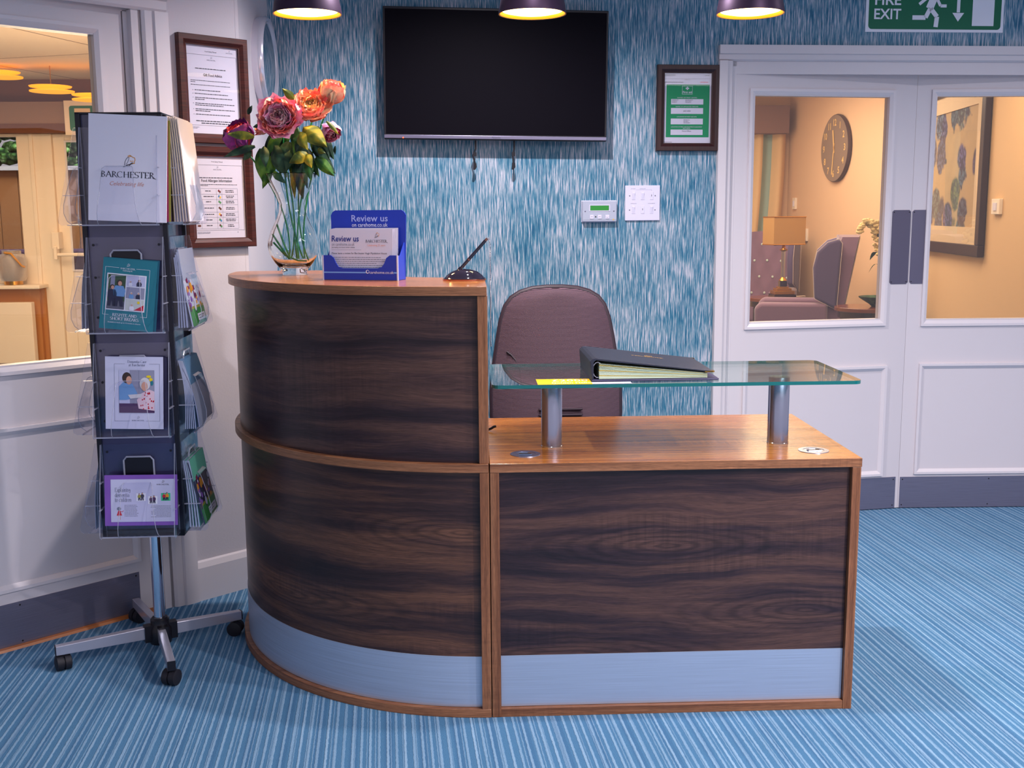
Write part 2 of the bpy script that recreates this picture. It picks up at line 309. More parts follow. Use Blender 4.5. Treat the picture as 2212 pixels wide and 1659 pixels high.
GL = {  # adv, strokes, serif points
 'A': (.82, [[(.06, 0), (.40, 1)], [(.40, 1), (.76, 0)], [(.2, .36), (.62, .36)]], [(.06, 0), (.76, 0)]),
 'B': (.70, [stem(.16), A(.16, .76, .34, .24, 90, -90), A(.16, .26, .42, .26, 90, -90)], [(.12, 0), (.12, 1)]),
 'C': (.86, [A(.46, .5, .40, .5, 48, 312, 14)], []),
 'D': (.86, [stem(.16), A(.16, .5, .6, .5, 90, -90, 12)], [(.12, 0), (.12, 1)]),
 'E': (.68, [stem(.16), [(.16, 1), (.58, 1)], [(.16, .52), (.5, .52)], [(.16, 0), (.62, 0)], [(.58, 1), (.58, .86)], [(.62, 0), (.62, .16)]], [(.12, 0), (.12, 1)]),
 'H': (.90, [stem(.16), stem(.74), [(.16, .52), (.74, .52)]], [(.16, 0), (.16, 1), (.74, 0), (.74, 1)]),
 'I': (.36, [stem(.18)], [(.18, 0), (.18, 1)]),
 'K': (.80, [stem(.16), [(.68, 1), (.18, .48)], [(.3, .6), (.72, 0)]], [(.16, 0), (.16, 1), (.72, 0), (.66, 1)]),
 'N': (.90, [[(.16, 0), (.16, 1)], [(.16, 1), (.74, 0)], [(.74, 0), (.74, 1)]], [(.16, 0), (.12, 1), (.74, 1)]),
 'O': (.94, [A(.47, .5, .41, .5, 90, 450, 18)], []),
 'P': (.66, [stem(.16), A(.16, .74, .38, .26, 90, -90)], [(.16, 0), (.12, 1)]),
 'R': (.74, [stem(.16), A(.16, .75, .36, .25, 90, -90), [(.3, .5), (.72, 0)]], [(.16, 0), (.12, 1), (.76, 0)]),
 'S': (.62, [A(.31, .75, .23, .25, 40, 270, 10)+A(.31, .25, .25, .25, 90, -140, 10)], []),
 'T': (.76, [stem(.38), [(.05, 1), (.71, 1)], [(.05, 1), (.05, .86)], [(.71, 1), (.71, .86)]], [(.38, 0)]),
 'a': (.52, [A(.24, .42, .16, .2, 150, 0, 6)+[(.4, 0)], A(.24, .17, .17, .17, 60, 300, 8), [(.4, 0), (.48, .02)]], []),
 'b': (.56, [stem(.1), A(.28, .31, .19, .31, 150, -150, 12)], [(.08, 1)]),
 'c': (.48, [A(.27, .31, .2, .31, 45, 315, 10)], []),
 'd': (.56, [stem(.45), A(.27, .31, .19, .31, 30, 330, 12)], [(.43, 1), (.47, 0)]),
 'e': (.52, [A(.27, .31, .2, .31, 0, 315, 12), [(.08, .33), (.46, .33)]], []),
 'g': (.52, [A(.26, .4, .18, .22, 90, 450, 12), [(.44, .5), (.44, -.1)], A(.26, -.1, .18, .16, 0, -150, 8)], []),
 'h': (.58, [stem(.12), A(.28, .42, .16, .2, 160, 0, 6)+[(.44, 0)]], [(.12, 0), (.44, 0), (.1, 1)]),
 'i': (.28, [stem(.14, X), [(.14, .8), (.14, .9)]], [(.14, 0), (.12, X)]),
 'l': (.28, [stem(.14)], [(.14, 0), (.12, 1)]),
 'm': (.86, [stem(.12, X), A(.27, .42, .15, .2, 160, 0, 6)+[(.42, 0)], A(.57, .42, .15, .2, 160, 0, 6)+[(.72, 0)]], [(.12, 0), (.42, 0), (.72, 0)]),
 'n': (.58, [stem(.12, X), A(.28, .42, .16, .2, 160, 0, 6)+[(.44, 0)]], [(.12, 0), (.44, 0), (.1, X)]),
 'o': (.54, [A(.27, .31, .21, .31, 90, 450, 14)], []),
 'p': (.56, [[(.1, -.3), (.1, X)], A(.28, .31, .19, .31, 150, -150, 12)], [(.1, -.3)]),
 'r': (.42, [stem(.12, X), A(.28, .42, .14, .2, 160, 50, 5)], [(.12, 0)]),
 's': (.44, [A(.22, .465, .14, .155, 40, 270, 7)+A(.22, .155, .16, .155, 90, -140, 7)], []),
 't': (.36, [[(.16, .85), (.16, .1)]+A(.26, .1, .1, .1, 180, 300, 4), [(.04, X), (.32, X)]], []),
 'x': (.52, [[(.06, X), (.46, 0)], [(.46, X), (.06, 0)]], [(.06, 0), (.46, 0), (.06, X), (.46, X)]), ' ': (.32, [], [])}
def serif_mesh(t):
    out = []; ox = 0
    for ch in t:
        adv, st, sf = GL[ch]
        for pl in st:
            for (a, b), (c, d) in zip(pl[:-1], pl[1:]):
                L = math.hypot(c-a, d-b) or 1; w = .05+.085*(abs(d-b)/L)**1.5*(1 if (c-a)*(d-b) <= 0 or abs(c-a) < .02 else .45)
                nx, ny = -(d-b)/L*w/2, (c-a)/L*w/2; ex, ey = (c-a)/L*.012, (d-b)/L*.012
                out.append([(ox+a+nx-ex, b+ny-ey), (ox+a-nx-ex, b-ny-ey), (ox+c-nx+ex, d-ny+ey), (ox+c+nx+ex, d+ny+ey)])
        for (x, y) in sf:
            y0, y1 = (y, y+.045) if y < .3 else (y-.045, y)
            out.append([(ox+x-.1, y0), (ox+x+.1, y0), (ox+x+.1, y1), (ox+x-.1, y1)])
        ox += adv
    return out, ox
def emblem(m, x, z, w, y, dk, orr):                # the leaf-like mark above the wordmark
    P = lambda pts: [(x+a*w, z+b*w) for a, b in pts]
    m.line(P([(-.5, -.5), (-.3, -.42), (-.1, -.3), (.1, -.26), (.3, -.1), (.42, -.12)]), w*.07, y, dk)
    m.line(P([(-.42, -.46), (-.2, -.4), (.05, -.38), (.2, -.22), (.36, -.2)]), w*.05, y, dk)
    m.line(P([(-.38, -.36), (-.34, .0), (-.2, .3), (-.02, .45)]), w*.045, y, dk)
    m.line(P([(-.25, -.3), (-.1, -.05), (.0, .2), (.02, .42)]), w*.035, y, dk)
    m.line(P([(.0, .42), (.2, .55), (.38, .42), (.55, .38), (.6, .15), (.5, .0), (.55, -.15), (.3, -.16)]), w*.06, y, orr)
    m.line(P([(.1, .1), (.25, .02), (.42, .08)]), w*.05, y, orr); m.line(P([(-.1, .5), (.1, .6), (.25, .5)]), w*.07, y, orr)
def brand(m, x, z, w, y, dk, orr=None, tag=True):   # emblem + BARCHESTER wordmark, w = width of the word
    orr = dk if orr is None else orr
    emblem(m, x+.02*w, z+.30*w, .20*w, y, dk, orr)
    m.serif('BARCHESTER', x, z, .11*w, y, dk, 'C', w); m.line([(x+.46*w, z+.01*w), (x+.55*w, z-.02*w)], .008*w, y, dk)

# ------------------------------------------------------------------ scene objects
def thing(name, label, cat, loc=(0, 0, 0), rz=0, group=None, rot=None):
    o = bpy.data.objects.new(name, None); o.empty_display_size = .1; COL.objects.link(o)
    o.location = loc; o.rotation_euler = rot or (0, 0, rz); return tag(o, label, cat, group)
def tag(o, label, cat, group=None):
    o['label'] = label; o['category'] = cat
    if group: o['group'] = group
    return o
def struct(o): o['kind'] = 'structure'; return o
def place(o, loc, rz=0, rot=None): o.location = loc; o.rotation_euler = rot or (0, 0, rz); return o
def dup(root, loc, rz, label, group=None):
    r = root.copy(); COL.objects.link(r); r.location = loc; r.rotation_euler = (0, 0, rz); r['label'] = label
    if group: r['group'] = group
    for ch in list(root.children):
        c = ch.copy(); COL.objects.link(c); c.parent = r
        for g in ch.children: d = g.copy(); COL.objects.link(d); d.parent = c
    return r
# ------------------------------------------------------------------ the setting
TH = .05; WO = (1.15, 1.97, 0)                      # back wall frame: local x along the wall, -y into the room
LA = math.atan2(.678, .735); LO = (-1.615, .564, 0) # diagonal left wall frame
def ws(x): return (x-1.15)/math.cos(TH)             # world x -> wall coordinate
def wp(x, off=0, z=0): return (x+off*math.sin(TH), 1.97+(x-1.15)*math.tan(TH)-off*math.cos(TH), z)
def lp(s, off=0, z=0): return (LO[0]+s*math.cos(LA)+off*math.sin(LA), LO[1]+s*math.sin(LA)-off*math.cos(LA), z)
m = MB(); m.quad((-7, -5, 0), (6, -5, 0), (6, 12.5, 0), (-7, 12.5, 0)); m.box(-7, 6, -5, 12.5, -.1, -.002)
struct(m.build('floor', 'carpet_blue'))
m = MB(); m.box(-2.06, -.096, 0, .12, 0, 2.6); m.box(-.096, -.035, .0, .12, 0, 2.6); m.box(1.75, 3.2, 0, .12, 0, 2.6); m.box(-.035, 1.75, 0, .12, 2.07, 2.6)
o = struct(m.build('wall_back', 'wallpaper_blue')); place(o, WO, TH)
m = MB(); m.box(-1.02, -.88, 1.20, 1.90, 0, 2.6); struct(m.build('wall_side_return', 'white_wall'))
m = MB(); m.box(-3.6, -.40, -.03, .09, 0, 2.6); m.box(-.40, .60, -.03, .09, 2.13, 2.6); m.box(.60, .985, -.03, .09, 0, 2.6)
o = struct(m.build('wall_left', 'white_wall')); place(o, LO, LA)
m = MB(); m.prism([(-6, -3.48), (-.92, 1.22), (-.92, 1.95), (3.4, 2.15), (3.4, -4.6), (-6, -4.6)], 'z', 2.6, 2.66)
struct(m.build('ceiling', 'ceiling_white'))
# skirting on the diagonal wall
m = MB(); m.prism([(-.03, 0), (-.048, 0), (-.048, .125), (-.04, .145), (-.03, .15)], 'x', .70, .99)
o = struct(m.build('baseboard_left', 'white_paint')); place(o, LO, LA)

def arch(m, x0, x1, zt, w, y, t=.02):               # moulded architrave round an opening, outer w wide
    prof = [(0, 0), (0, -t), (w*.55, -t), (w*.6, -t*.65), (w*.9, -t*.55), (w, -t*.2), (w, 0)]
    for sgn, xe in ((-1, x0), (1, x1)):
        pts = [(xe+sgn*(w-a), y+b) for a, b in prof]; m.prism(pts, 'z', 0, zt+w*.0)
    m.prism([(y+b, zt+w-a) for a, b in prof], 'x', x0-w, x1+w)
# right double doors
m = MB(); arch(m, -.035, 1.75, 2.066, .066, 0, .03)
o = struct(m.build('trim_1', 'white_paint')); place(o, WO, TH)
m = MB(); m.box(-.035, -.018, .0, .12, 0, 2.066); m.box(1.733, 1.75, .0, .12, 0, 2.066); m.box(-.035, 1.75, 0, .12, 2.045, 2.066); m.box(-.018, 1.733, .0, .012, 2.012, 2.045)
o = struct(m.build('trim_2', 'white_paint')); place(o, WO, TH)
def ring(m, x0, x1, z0, z1, w, y0, y1, mi=0):
    m.box(x0, x1, y0, y1, z0, z0+w, mi); m.box(x0, x1, y0, y1, z1-w, z1, mi); m.box(x0, x0+w, y0, y1, z0+w, z1-w, mi); m.box(x1-w, x1, y0, y1, z0+w, z1-w, mi)
def bead(m, x0, x1, z0, z1, w, y, t):               # mitred picture-frame moulding, raised and sloped to the inside
    o_ = [(x0, z0), (x1, z0), (x1, z1), (x0, z1)]
    def off(d): return [(x0+d, z0+d), (x1-d, z0+d), (x1-d, z1-d), (x0+d, z1-d)]
    rings = [(off(0), y), (off(0), y-t), (off(w*.45), y-t), (off(w), y-t*.15), (off(w), y)]
    vs = [(p[0], yy, p[1]) for r_, yy in rings for p in r_]
    fs = [(k*4+i, k*4+(i+1) % 4, (k+1)*4+(i+1) % 4, (k+1)*4+i) for k in range(4) for i in range(4)]
    m.add(vs, fs)
def door_leaf(name, wd, ht, gx0, gx1, gz0, gz1, panel, kick, loc, rz, plate=None, flip=False, screws=()):
    m = MB(); t = .044
    m.box(0, gx0, 0, t, .004, ht); m.box(gx1, wd, 0, t, .004, ht); m.box(gx0, gx1, 0, t, .004, gz0); m.box(gx0, gx1, 0, t, gz1, ht)
    m.box(gx0, gx1, .012, .03, panel[2]+.02, panel[3]-.02)
    d = struct(m.build(name, 'white_paint')); place(d, loc, rz)
    b = MB(); bead(b, gx0-.026, gx1+.026, gz0-.032, gz1+.030, .026, 0, .010); b.build('glazing_bead', 'white_gloss', d)
    b = MB(); bead(b, *panel, .024, 0, .012); b.build('panel_moulding', 'white_gloss', d)
    g = MB(); g.box(gx0, gx1, .018, .024, gz0, gz1); g.build('pane', 'window_pane', d)
    k = MB(); k.box(kick[0], kick[1], -.0018, 0, .004, kick[2]); kp = k.build('kick_plate', 'kick_steel', d)
    kp['label'] = 'brushed steel kick plate'
    k = MB()
    for x in (kick[0]+.012, (kick[0]+kick[1])/2, kick[1]-.012):
        for z in (.018, kick[2]-.012): k = MB(); k.ball((x, -.0018, z), .0032, 8, 6, (1, .4, 1)); k.build('screw', 'dark_edge', kp)
    if plate:
        p = MB(); r = .008; x0, x1, z0, z1 = plate
        p.prism([(x0+r, z0), (x1-r, z0), (x1, z0+r), (x1, z1-r), (x1-r, z1), (x0+r, z1), (x0, z1-r), (x0, z0+r)], 'y', -.0022, 0)
        q = p.build('push_plate', 'plate_grey', d); q['label'] = 'grey metal push plate'
        for x in (x0+.008, x1-.008):
            for z in (z0+.01, z1-.01): p = MB(); p.ball((x, -.0022, z), .0028, 8, 6, (1, .4, 1)); p.build('screw', 'dark_edge', q)
    return d
mat('plate_grey', (112, 108, 128), .42, .7, bump=(.05, (30, 30, 600)))
door_leaf('door_1', .872, 2.03, .092, .738, .918, 1.922, (.065, .782, .167, .697), (.02, .856, .157), (1.13, 1.97, 0), R(8.6), (.777, .869, 1.078, 1.418))
door_leaf('door_2', .87, 2.03, .092, .755, .912, 1.926, (.069, .79, .17, .703), (.006, .86, .155), (1.9935, 2.101, 0), R(-1.6), (-.008+.012, .09, 1.078, 1.418))
# left glazed door in the diagonal wall
door_leaf('door_3', .90, 2.10, .10, .80, .946, 2.013, (.07, .848, .196, .742), (.0, .84, .155), lp(-.345), LA)
m = MB(); arch(m, -.365, .61, 2.105, .09, -.03, .022)
o = struct(m.build('trim_3', 'white_paint')); place(o, LO, LA)
m = MB(); m.box(.56, .61, .0, .09, 0, 2.105); m.box(-.365, -.35, 0, .09, 0, 2.105); m.box(-.365, .61, 0, .09, 2.10, 2.13); m.box(.575, .61, -.03, .0, 0, 2.105)
o = struct(m.build('trim_4', 'white_paint')); place(o, LO, LA)
mat('oak_strip', (178, 104, 48), .4)
m = MB(); m.prism([(-.004, 0), (-.022, 0), (-.018, .008), (-.004, .010)], 'x', -.36, .555)
o = struct(m.build('trim_5', 'oak_strip')); place(o, LO, LA)

# ------------------------------------------------------------------ lounge beyond the double doors
PA = (3.82, 8.43); AA = R(-85.2); PB = (3.94, 7.04); AB = R(-98)
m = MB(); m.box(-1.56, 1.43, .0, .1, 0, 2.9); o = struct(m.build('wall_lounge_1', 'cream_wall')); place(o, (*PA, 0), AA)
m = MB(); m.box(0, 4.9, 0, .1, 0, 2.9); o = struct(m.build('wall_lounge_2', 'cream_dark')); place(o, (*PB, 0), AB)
m = MB(); m.box(.6, 3.9, 9.97, 10.07, 0, 2.9); struct(m.build('wall_lounge_3', 'cream_wall'))
m = MB(); m.box(.5, .6, 2.2, 10.07, 0, 2.9); struct(m.build('wall_lounge_4', 'cream_wall'))
m = MB(); m.prism([(.5, 2.12), (3.4, 2.25), (3.5, 4), (4.2, 7), (4.1, 10.1), (.5, 10.1)], 'z', 2.8, 2.86); struct(m.build('ceiling_lounge', 'ceiling_white'))

# ------------------------------------------------------------------ dining room behind the glazed door
def tiled():
    m = mat('ceiling_tile', (238, 214, 186), .85); g = G(m); s = g.sep(g.map(g.coord('Object'), rot=(0, 0, R(18))))
    f = [g.math('LESS_THAN', g.math('FRACT', g.math('DIVIDE', s[k], 1.2)), .012) for k in (0, 1)]
    g.col(g.mix(g.math('MAXIMUM', f[0], f[1]), (238, 214, 186), (140, 110, 90)))
tiled()
mat('brown_wall', (128, 82, 66), .85); mat('pelmet_cloth', (150, 120, 104), .9, bump=(.3, 220)); mat('brown_trim', (112, 70, 50), .8, bump=(.3, 220))
mat('cream_frame', (238, 222, 204), .45); mat('oak_panel', (184, 122, 66), .55)
m = MB(); m.prism([(-6.5, -4.02), (-1.02, 1.30), (-1.02, 1.9), (-1.25, 2.0), (-1.25, 6.1), (-6.5, 6.1)], 'z', 2.47, 2.52)
struct(m.build('ceiling_dining', 'ceiling_tile'))
m = MB(); m.box(-6.5, -1.2, 6.0, 6.1, 2.05, 2.5); m.box(-6.5, -3.30, 6.0, 6.1, 0, .88); m.box(-6.5, -4.6, 6.0, 6.1, .88, 2.05); m.box(-2.35, -1.2, 6.0, 6.1, 0, 2.05)
struct(m.build('wall_dining', 'brown_wall'))
m = MB(); m.box(-1.25, -1.15, 1.95, 6.1, 0, 2.5); m.box(-6.6, -6.5, -4.1, 6.1, 0, 2.5); struct(m.build('wall_dining_side', 'cream_wall'))
# window 1 (left) and glazed door 4 beside it
m = MB(); m.box(-4.5, -3.57, 5.94, 6.02, .885, .985); m.box(-3.57, -3.30, 5.93, 6.03, .0, 2.05); m.box(-4.5, -3.57, 5.94, 6.02, 2.03, 2.06); m.box(-4.6, -4.5, 5.94, 6.02, .9, 2.05); m.box(-3.47, -3.44, 5.915, 5.93, .0, 2.05)
o = struct(m.build('window_1', 'cream_frame', bevel=.004)); q = MB(); q.box(-4.5, -3.57, 5.97, 5.975, .985, 2.03); q.build('pane', 'window_pane', o)
q = MB(); q.box(-4.7, -3.40, 5.74, 5.95, .855, .885); q.build('window_sill', 'cream_frame', o, bevel=.008)
m = MB(); m.box(-3.30, -3.21, 5.96, 6.0, 0, 2.05); m.box(-2.5, -2.35, 5.96, 6.0, 0, 2.05); m.box(-3.21, -2.5, 5.962, 5.998, 2.0, 2.05); m.box(-3.21, -2.5, 5.962, 5.998, 0, .98)
o = struct(m.build('door_4', 'cream_frame', bevel=.004)); q = MB(); q.box(-3.21, -2.5, 5.975, 5.98, .98, 2.0); q.build('pane', 'window_pane', o)
q = MB(); ring(q, -3.21, -2.5, .98, 2.0, .014, 5.95, 5.96); q.build('glazing_bead', 'white_gloss', o)
q = MB(); q.box(-3.345+.02, -3.27, 5.86, 5.96, 1.16, 1.29); q.box(-3.31, -3.285, 5.84, 5.9, 1.08, 1.18); q.rod((-3.30, 5.86, 1.115), (-2.45, 5.86, 1.115), .014, 10); q.build('panic_bar', 'cream_frame', o, bevel=.004)
m = MB(); m.box(-4.8, -3.45, 5.86, 5.98, 0, .855); m.box(-3.45, -3.42, 5.9, 5.98, 0, .855); o = struct(m.build('trim_6', 'oak_panel'))
# greenery and fence outside
def hedge_mat():
    m = mat('hedge_leaves', (60, 120, 50), .95, spec=.1); g = G(m); v = g.new('TexVoronoi'); g.l.new(g.coord('Object'), v.inputs['Vector']); v.inputs['Scale'].default_value = 17
    g.col(g.ramp(v.outputs['Distance'], [(.1, (178, 206, 150)), (.35, (96, 140, 72)), (.7, (26, 56, 30))])); g.bump(v.outputs['Distance'], .8, dist=.05)
hedge_mat(); mat('fence_wood', (168, 108, 60), .8, bump=(.3, (3, 3, 60)))
m = MB()
for k in range(1500): m.ball((-6+rnd.random()*5.5, 8.9+rnd.random()*.9, 1.7+rnd.random()*1.3), .035+rnd.random()*.06, 5, 4, (1.3, .6, .8))
for x in range(7): m.rod((-5.7+x*.8, 9.4, 0), (-5.7+x*.8, 9.4, 2.2), .04, 6)
o = m.build('hedge', 'hedge_leaves', smooth=180); tag(o, 'leafy green hedge rising behind the wooden fence outside the dining room', 'hedge')
t = thing('wooden_fence', 'brown vertical board fence outside the dining room window and door', 'fence', (0, 0, 0))
m = MB()
for k in range(30): x = -6+k*.19; m.box(x, x+.182, 8.2, 8.22, 0.03, 1.86)
m.build('fence_boards', 'fence_wood', t, grain='z'); m = MB(); m.box(-6, -.3, 8.16, 8.24, 1.86, 1.9); m.build('fence_cap', 'white_paint', t)
for x in (-5.9, -4.1, -2.3, -.5): m = MB(); m.box(x, x+.08, 8.22, 8.3, 0, 1.86); m.build('fence_post', 'fence_wood', t)
# ------------------------------------------------------------------ reception desk
H1, H2, RO = .74, 1.227, .85; CX, CY = -.002, .85
def arcpts(r, a0, a1, n=40): return [(CX+r*math.cos(R(a0+(a1-a0)*i/n)), CY+r*math.sin(R(a0+(a1-a0)*i/n))) for i in range(n+1)]
def band(m, ro, ri, z0, z1, a0=180, a1=270, n=40, mi=0, mi2=None):
    m.prism(arcpts(ro, a0, a1, n)+arcpts(ri, a1, a0, n), 'z', z0, z1, mi, mi2)
def cuv(co, n):
    a = math.atan2(co[1]-CY, co[0]-CX); r = math.hypot(co[0]-CX, co[1]-CY)
    return (a*.83, co[2]) if abs(n[2]) < .7 else (a*.83, r)
def tuv(co, n): return (co[0], co[1]) if abs(n[2]) > .7 else cuv(co, n)
t = thing('curved_reception_counter', 'quarter-round dark walnut counter base with steel kick strip, left of the straight desk', 'reception counter')
m = MB(); band(m, RO, .40, H1-.025, H1); m.build('counter_shelf', 'walnut_edge', t, bevel=.0012, uvf=tuv, smooth=30)
m = MB(); band(m, .832, .815, .025, H1-.025); m.build('front_panel', 'walnut_dark', t, smooth=30, uvf=cuv)
m = MB(); band(m, RO, .78, 0, .025); m.build('plinth', 'walnut_edge', t, bevel=.0012, uvf=tuv, smooth=30)
m = MB(); band(m, .8345, .8325, .026, .177, 180.2, 269.8-.0); kp = m.build('kick_plate', 'brushed_steel', t, smooth=30); kp['label'] = 'brushed steel kick strip'
m = MB(); m.box(-.027, -.001, .001, .42, .0, H1-.0255); m.build('end_panel', 'walnut_edge', t, bevel=.001, grain='z')
m = MB(); m.box(-.838, -.42, CY, CY+.018, .0, H1-.0255); m.build('rear_panel', 'dark_edge', t)
t = thing('curved_counter_riser', 'quarter-round raised walnut counter top standing on the curved base under the flowers', 'reception counter')
m = MB(); out = arcpts(RO, 270, 180)+[(-.852, .885), (-.846, .905), (-.83, .918), (-.80, .922), (-.44, .922), (-.44, .85)]+arcpts(.44, 180, 270)
m.prism(out, 'z', H2-.025, H2, 0, 1); m.build('counter_top', ['walnut_warm_lit', 'walnut_edge'], t, bevel=.0012, uvf=tuv, smooth=30)
m = MB(); band(m, .832, .815, H1, H2-.025); m.build('front_panel', 'walnut_dark_b', t, smooth=30, uvf=cuv)
m = MB(); m.box(-.0275, -.0005, .004, .43, H1, H2-.0252); m.build('end_panel', 'walnut_edge', t, bevel=.001, grain='z')
m = MB(); m.box(-.838, -.45, CY, CY+.018, H1, H2-.025); m.build('rear_panel', 'dark_edge', t)

W, D = 1.038, .678
t = thing('straight_reception_desk', 'low straight walnut reception desk with steel kick strip and cable grommets', 'desk', (0, 0, 0))
m = MB(); m.prism([(.0015, 0), (W, 0), (W, D), (.0015, D)], 'z', H1-.025, H1, 0, 1); m.build('desktop', ['walnut_warm_lit', 'walnut_edge'], t, bevel=.001)
m = MB(); m.box(.0265, W-.027, .018, .036, .025, H1-.025); m.build('front_panel', 'walnut_dark_b', t)
m = MB(); m.box(.0265, W-.027, .002, .05, 0, .025); m.build('plinth', 'walnut_edge', t, bevel=.001)
for x in (.0015, W-.0265): m = MB(); m.box(x, x+.025, .001, D-.01, 0, H1-.0255); m.build('end_panel', 'walnut_edge', t, bevel=.001, grain='z')
m = MB(); m.box(.0275, W-.028, .0162, .018, .026, .178); kp = m.build('kick_plate', 'brushed_steel', t); kp['label'] = 'brushed steel kick strip'
for x, y in ((.105, .119), (.934, .108)):
    m = MB(); m.lathe([(.030, H1-.02), (.030, H1+.0015), (.043, H1+.0015), (.0435, H1)], 36); m.lathe([(.0, H1+.0006), (.030, H1+.0006)], 36)
    g = m.build('cable_grommet', 'steel_satin', t, smooth=40, loc=(x, y, 0))
    m = MB(); m.box(-.016, .014, -.012, .006, H1+.001, H1+.0022); m.build('cable_slot', 'black_plastic', g)
    m = MB(); m.tube([(-.018, -.014, H1+.002), (-.018, .004, H1+.002), (-.010, .010, H1+.002), (.008, .010, H1+.002), (.018, -.002, H1+.002), (.018, -.014, H1+.002)], .0013, 6, closed=True); m.build('slot_rim', 'chrome', g)
# glass counter shelf on two pillars
t = thing('glass_counter_shelf', 'clear glass shelf with green edge on two steel pillars over the low desk', 'shelf', (0, 0, H1))
GX0, GX1, GY0, GY1 = .010, 1.050, .052, .482
def rr(x0, x1, y0, y1, r, n=5):
    P = []
    for cx, cy, a in ((x1-r, y0+r, -90), (x1-r, y1-r, 0), (x0+r, y1-r, 90), (x0+r, y0+r, 180)):
        P += [(cx+r*math.cos(R(a+90*i/n)), cy+r*math.sin(R(a+90*i/n))) for i in range(n+1)]
    return P
m = MB(); m.prism(rr(GX0, GX1, GY0, GY1, .024), 'z', .200, .2100, 0, 1); m.build('glass_top', ['counter_glass', 'glass_edge'], t)
for x in (.188, .860):
    m = MB(); m.lathe([(0, .004), (.0305, .004), (.0305, .196), (.028, .1995), (0, .1995)], 40); p = m.build('pillar', 'steel_satin', t, smooth=40, loc=(x, .218, 0))
    m = MB(); m.lathe([(.0, .0), (.0312, .0), (.0312, .004), (.0306, .0045)], 40); m.build('foot_ring', 'chrome', p, smooth=30)
# ------------------------------------------------------------------ things on the back wall
def wall_thing(name, label, cat, x, z, off=0, group=None, dy=0): return thing(name, label, cat, wp(x, off, z), 0, group, (0, dy, TH))
# television, slightly askew
mat('screen', (14, 12, 19), .5, spec=.04); mat('tv_silver', (136, 132, 156), .3, .8); mat('led_red', (255, 60, 20), emit=(255, 70, 20), es=6)
t = wall_thing('television', 'wall-mounted black flat television hanging slightly askew on the blue wallpaper', 'television', .073, 1.995, .085, dy=.0135)
w2, h2 = .4745, .27
m = MB(); m.box(-w2, w2, -.0, .035, -h2, h2); m.box(-.3, .3, .035, .055, -.2, .12); m.build('casing', 'black_plastic', t, bevel=.003)
m = MB(); m.box(-w2+.008, w2-.008, -.0012, 0, -h2+.022, h2-.010); m.build('screen', 'screen', t)
m = MB(); m.box(-w2+.001, w2-.001, -.004, 0, -h2+.004, -h2+.018); b = m.build('lower_bezel', 'tv_silver', t, bevel=.001)
m = MB(); m.text('Panasonic', 0, -h2+.0075, .0095, -.0044); m.build('printing', 'ink', b)
m = MB(); m.ball((-w2+.080, -.0035, -h2+.006), .0028, 8, 6); m.build('standby_light', 'led_red', t)
m = MB(); m.box(-.16, .16, .055, .084, -.12, .10); m.build('wall_bracket', 'dark_edge', t)
for x, zl, k in ((-.021, 1.604, 0), (.145, 1.611, 1)):
    t2 = thing('hanging_strap', 'black strap with buckle hanging under the television, %s' % ('left of the pair' if k == 0 else 'right of the pair'), 'strap', wp(x, .05, 1.732), TH)
    m = MB(); m.tube([(.004, 0, .0), (.004, 0, -.04), (-.006*(1-k)-.002, 0, -.07), (0, 0, -.1)], .004, 6); m.build('strap_band', 'black_plastic', t2)
    m = MB(); m.box(-.007, .007, -.003, .003, -.072, -.055); m.build('slider', 'black_plastic', t2); m = MB(); m.prism([(-.008, -.128), (.0, -.13), (.008, -.118), (.006, -.1), (-.006, -.1)], 'y', -.003, .003); m.build('buckle', 'black_plastic', t2)

# picture frames --------------------------------------------------------------
def woodframe():
    for nm, a, b in (('frame_mahogany', (84, 34, 24), (48, 18, 15)), ('frame_dark', (58, 22, 22), (34, 12, 14))):
        m = mat(nm, a, .35); g = G(m); n = g.noise(g.map(g.coord('UV'), (12, 260, 1)), 1, 4, .5); g.col(g.ramp(n, [(.3, b), (.7, a)]))
woodframe()
def mitred(m, w, h, b, t):
    O = [(-w/2, 0), (w/2, 0), (w/2, h), (-w/2, h)]
    def off(d): return [(-w/2+d, d), (w/2-d, d), (w/2-d, h-d), (-w/2+d, h-d)]
    rg = [(off(0), 0), (off(0), -t*.9), (off(.002), -t), (off(b*.55), -t), (off(b*.9), -t*.62), (off(b), -t*.6), (off(b), -.004)]
    vs = [(p[0], y, p[1]) for r_, y in rg for p in r_]
    m.add(vs, [(k*4+i, k*4+(i+1) % 4, (k+1)*4+(i+1) % 4, (k+1)*4+i) for k in range(len(rg)-1) for i in range(4)])
def framed(name, label, w, h, b, t, fm, loc, rz, art, dy=0):
    o = thing(name, label, 'framed notice', loc, 0, None, (0, dy, rz))
    m = MB(); mitred(m, w, h, b, t); m.build('frame', fm, o, grain='z' if False else 'x', uvf=lambda co, n: (co[2], co[0]) if abs(abs(co[0])-w/2) < min(co[2], h-co[2]) else (co[0], co[2]))
    m = MB(); m.box(-w/2+b, w/2-b, -.006, -.003, b, h-b); p = m.build('paper', 'paper', o)
    m = MB(); mats = art(m, w-2*b, h-2*b, -.0066, b); m.build('printing', mats, p)
    m = MB(); m.rect(-w/2+b, w/2-b, b, h-b, -.012); m.build('glazing', 'picture_glass', o)
    return o
mat('aid_green', (0, 132, 84), .6); mat('aid_red', (220, 60, 100), .6)
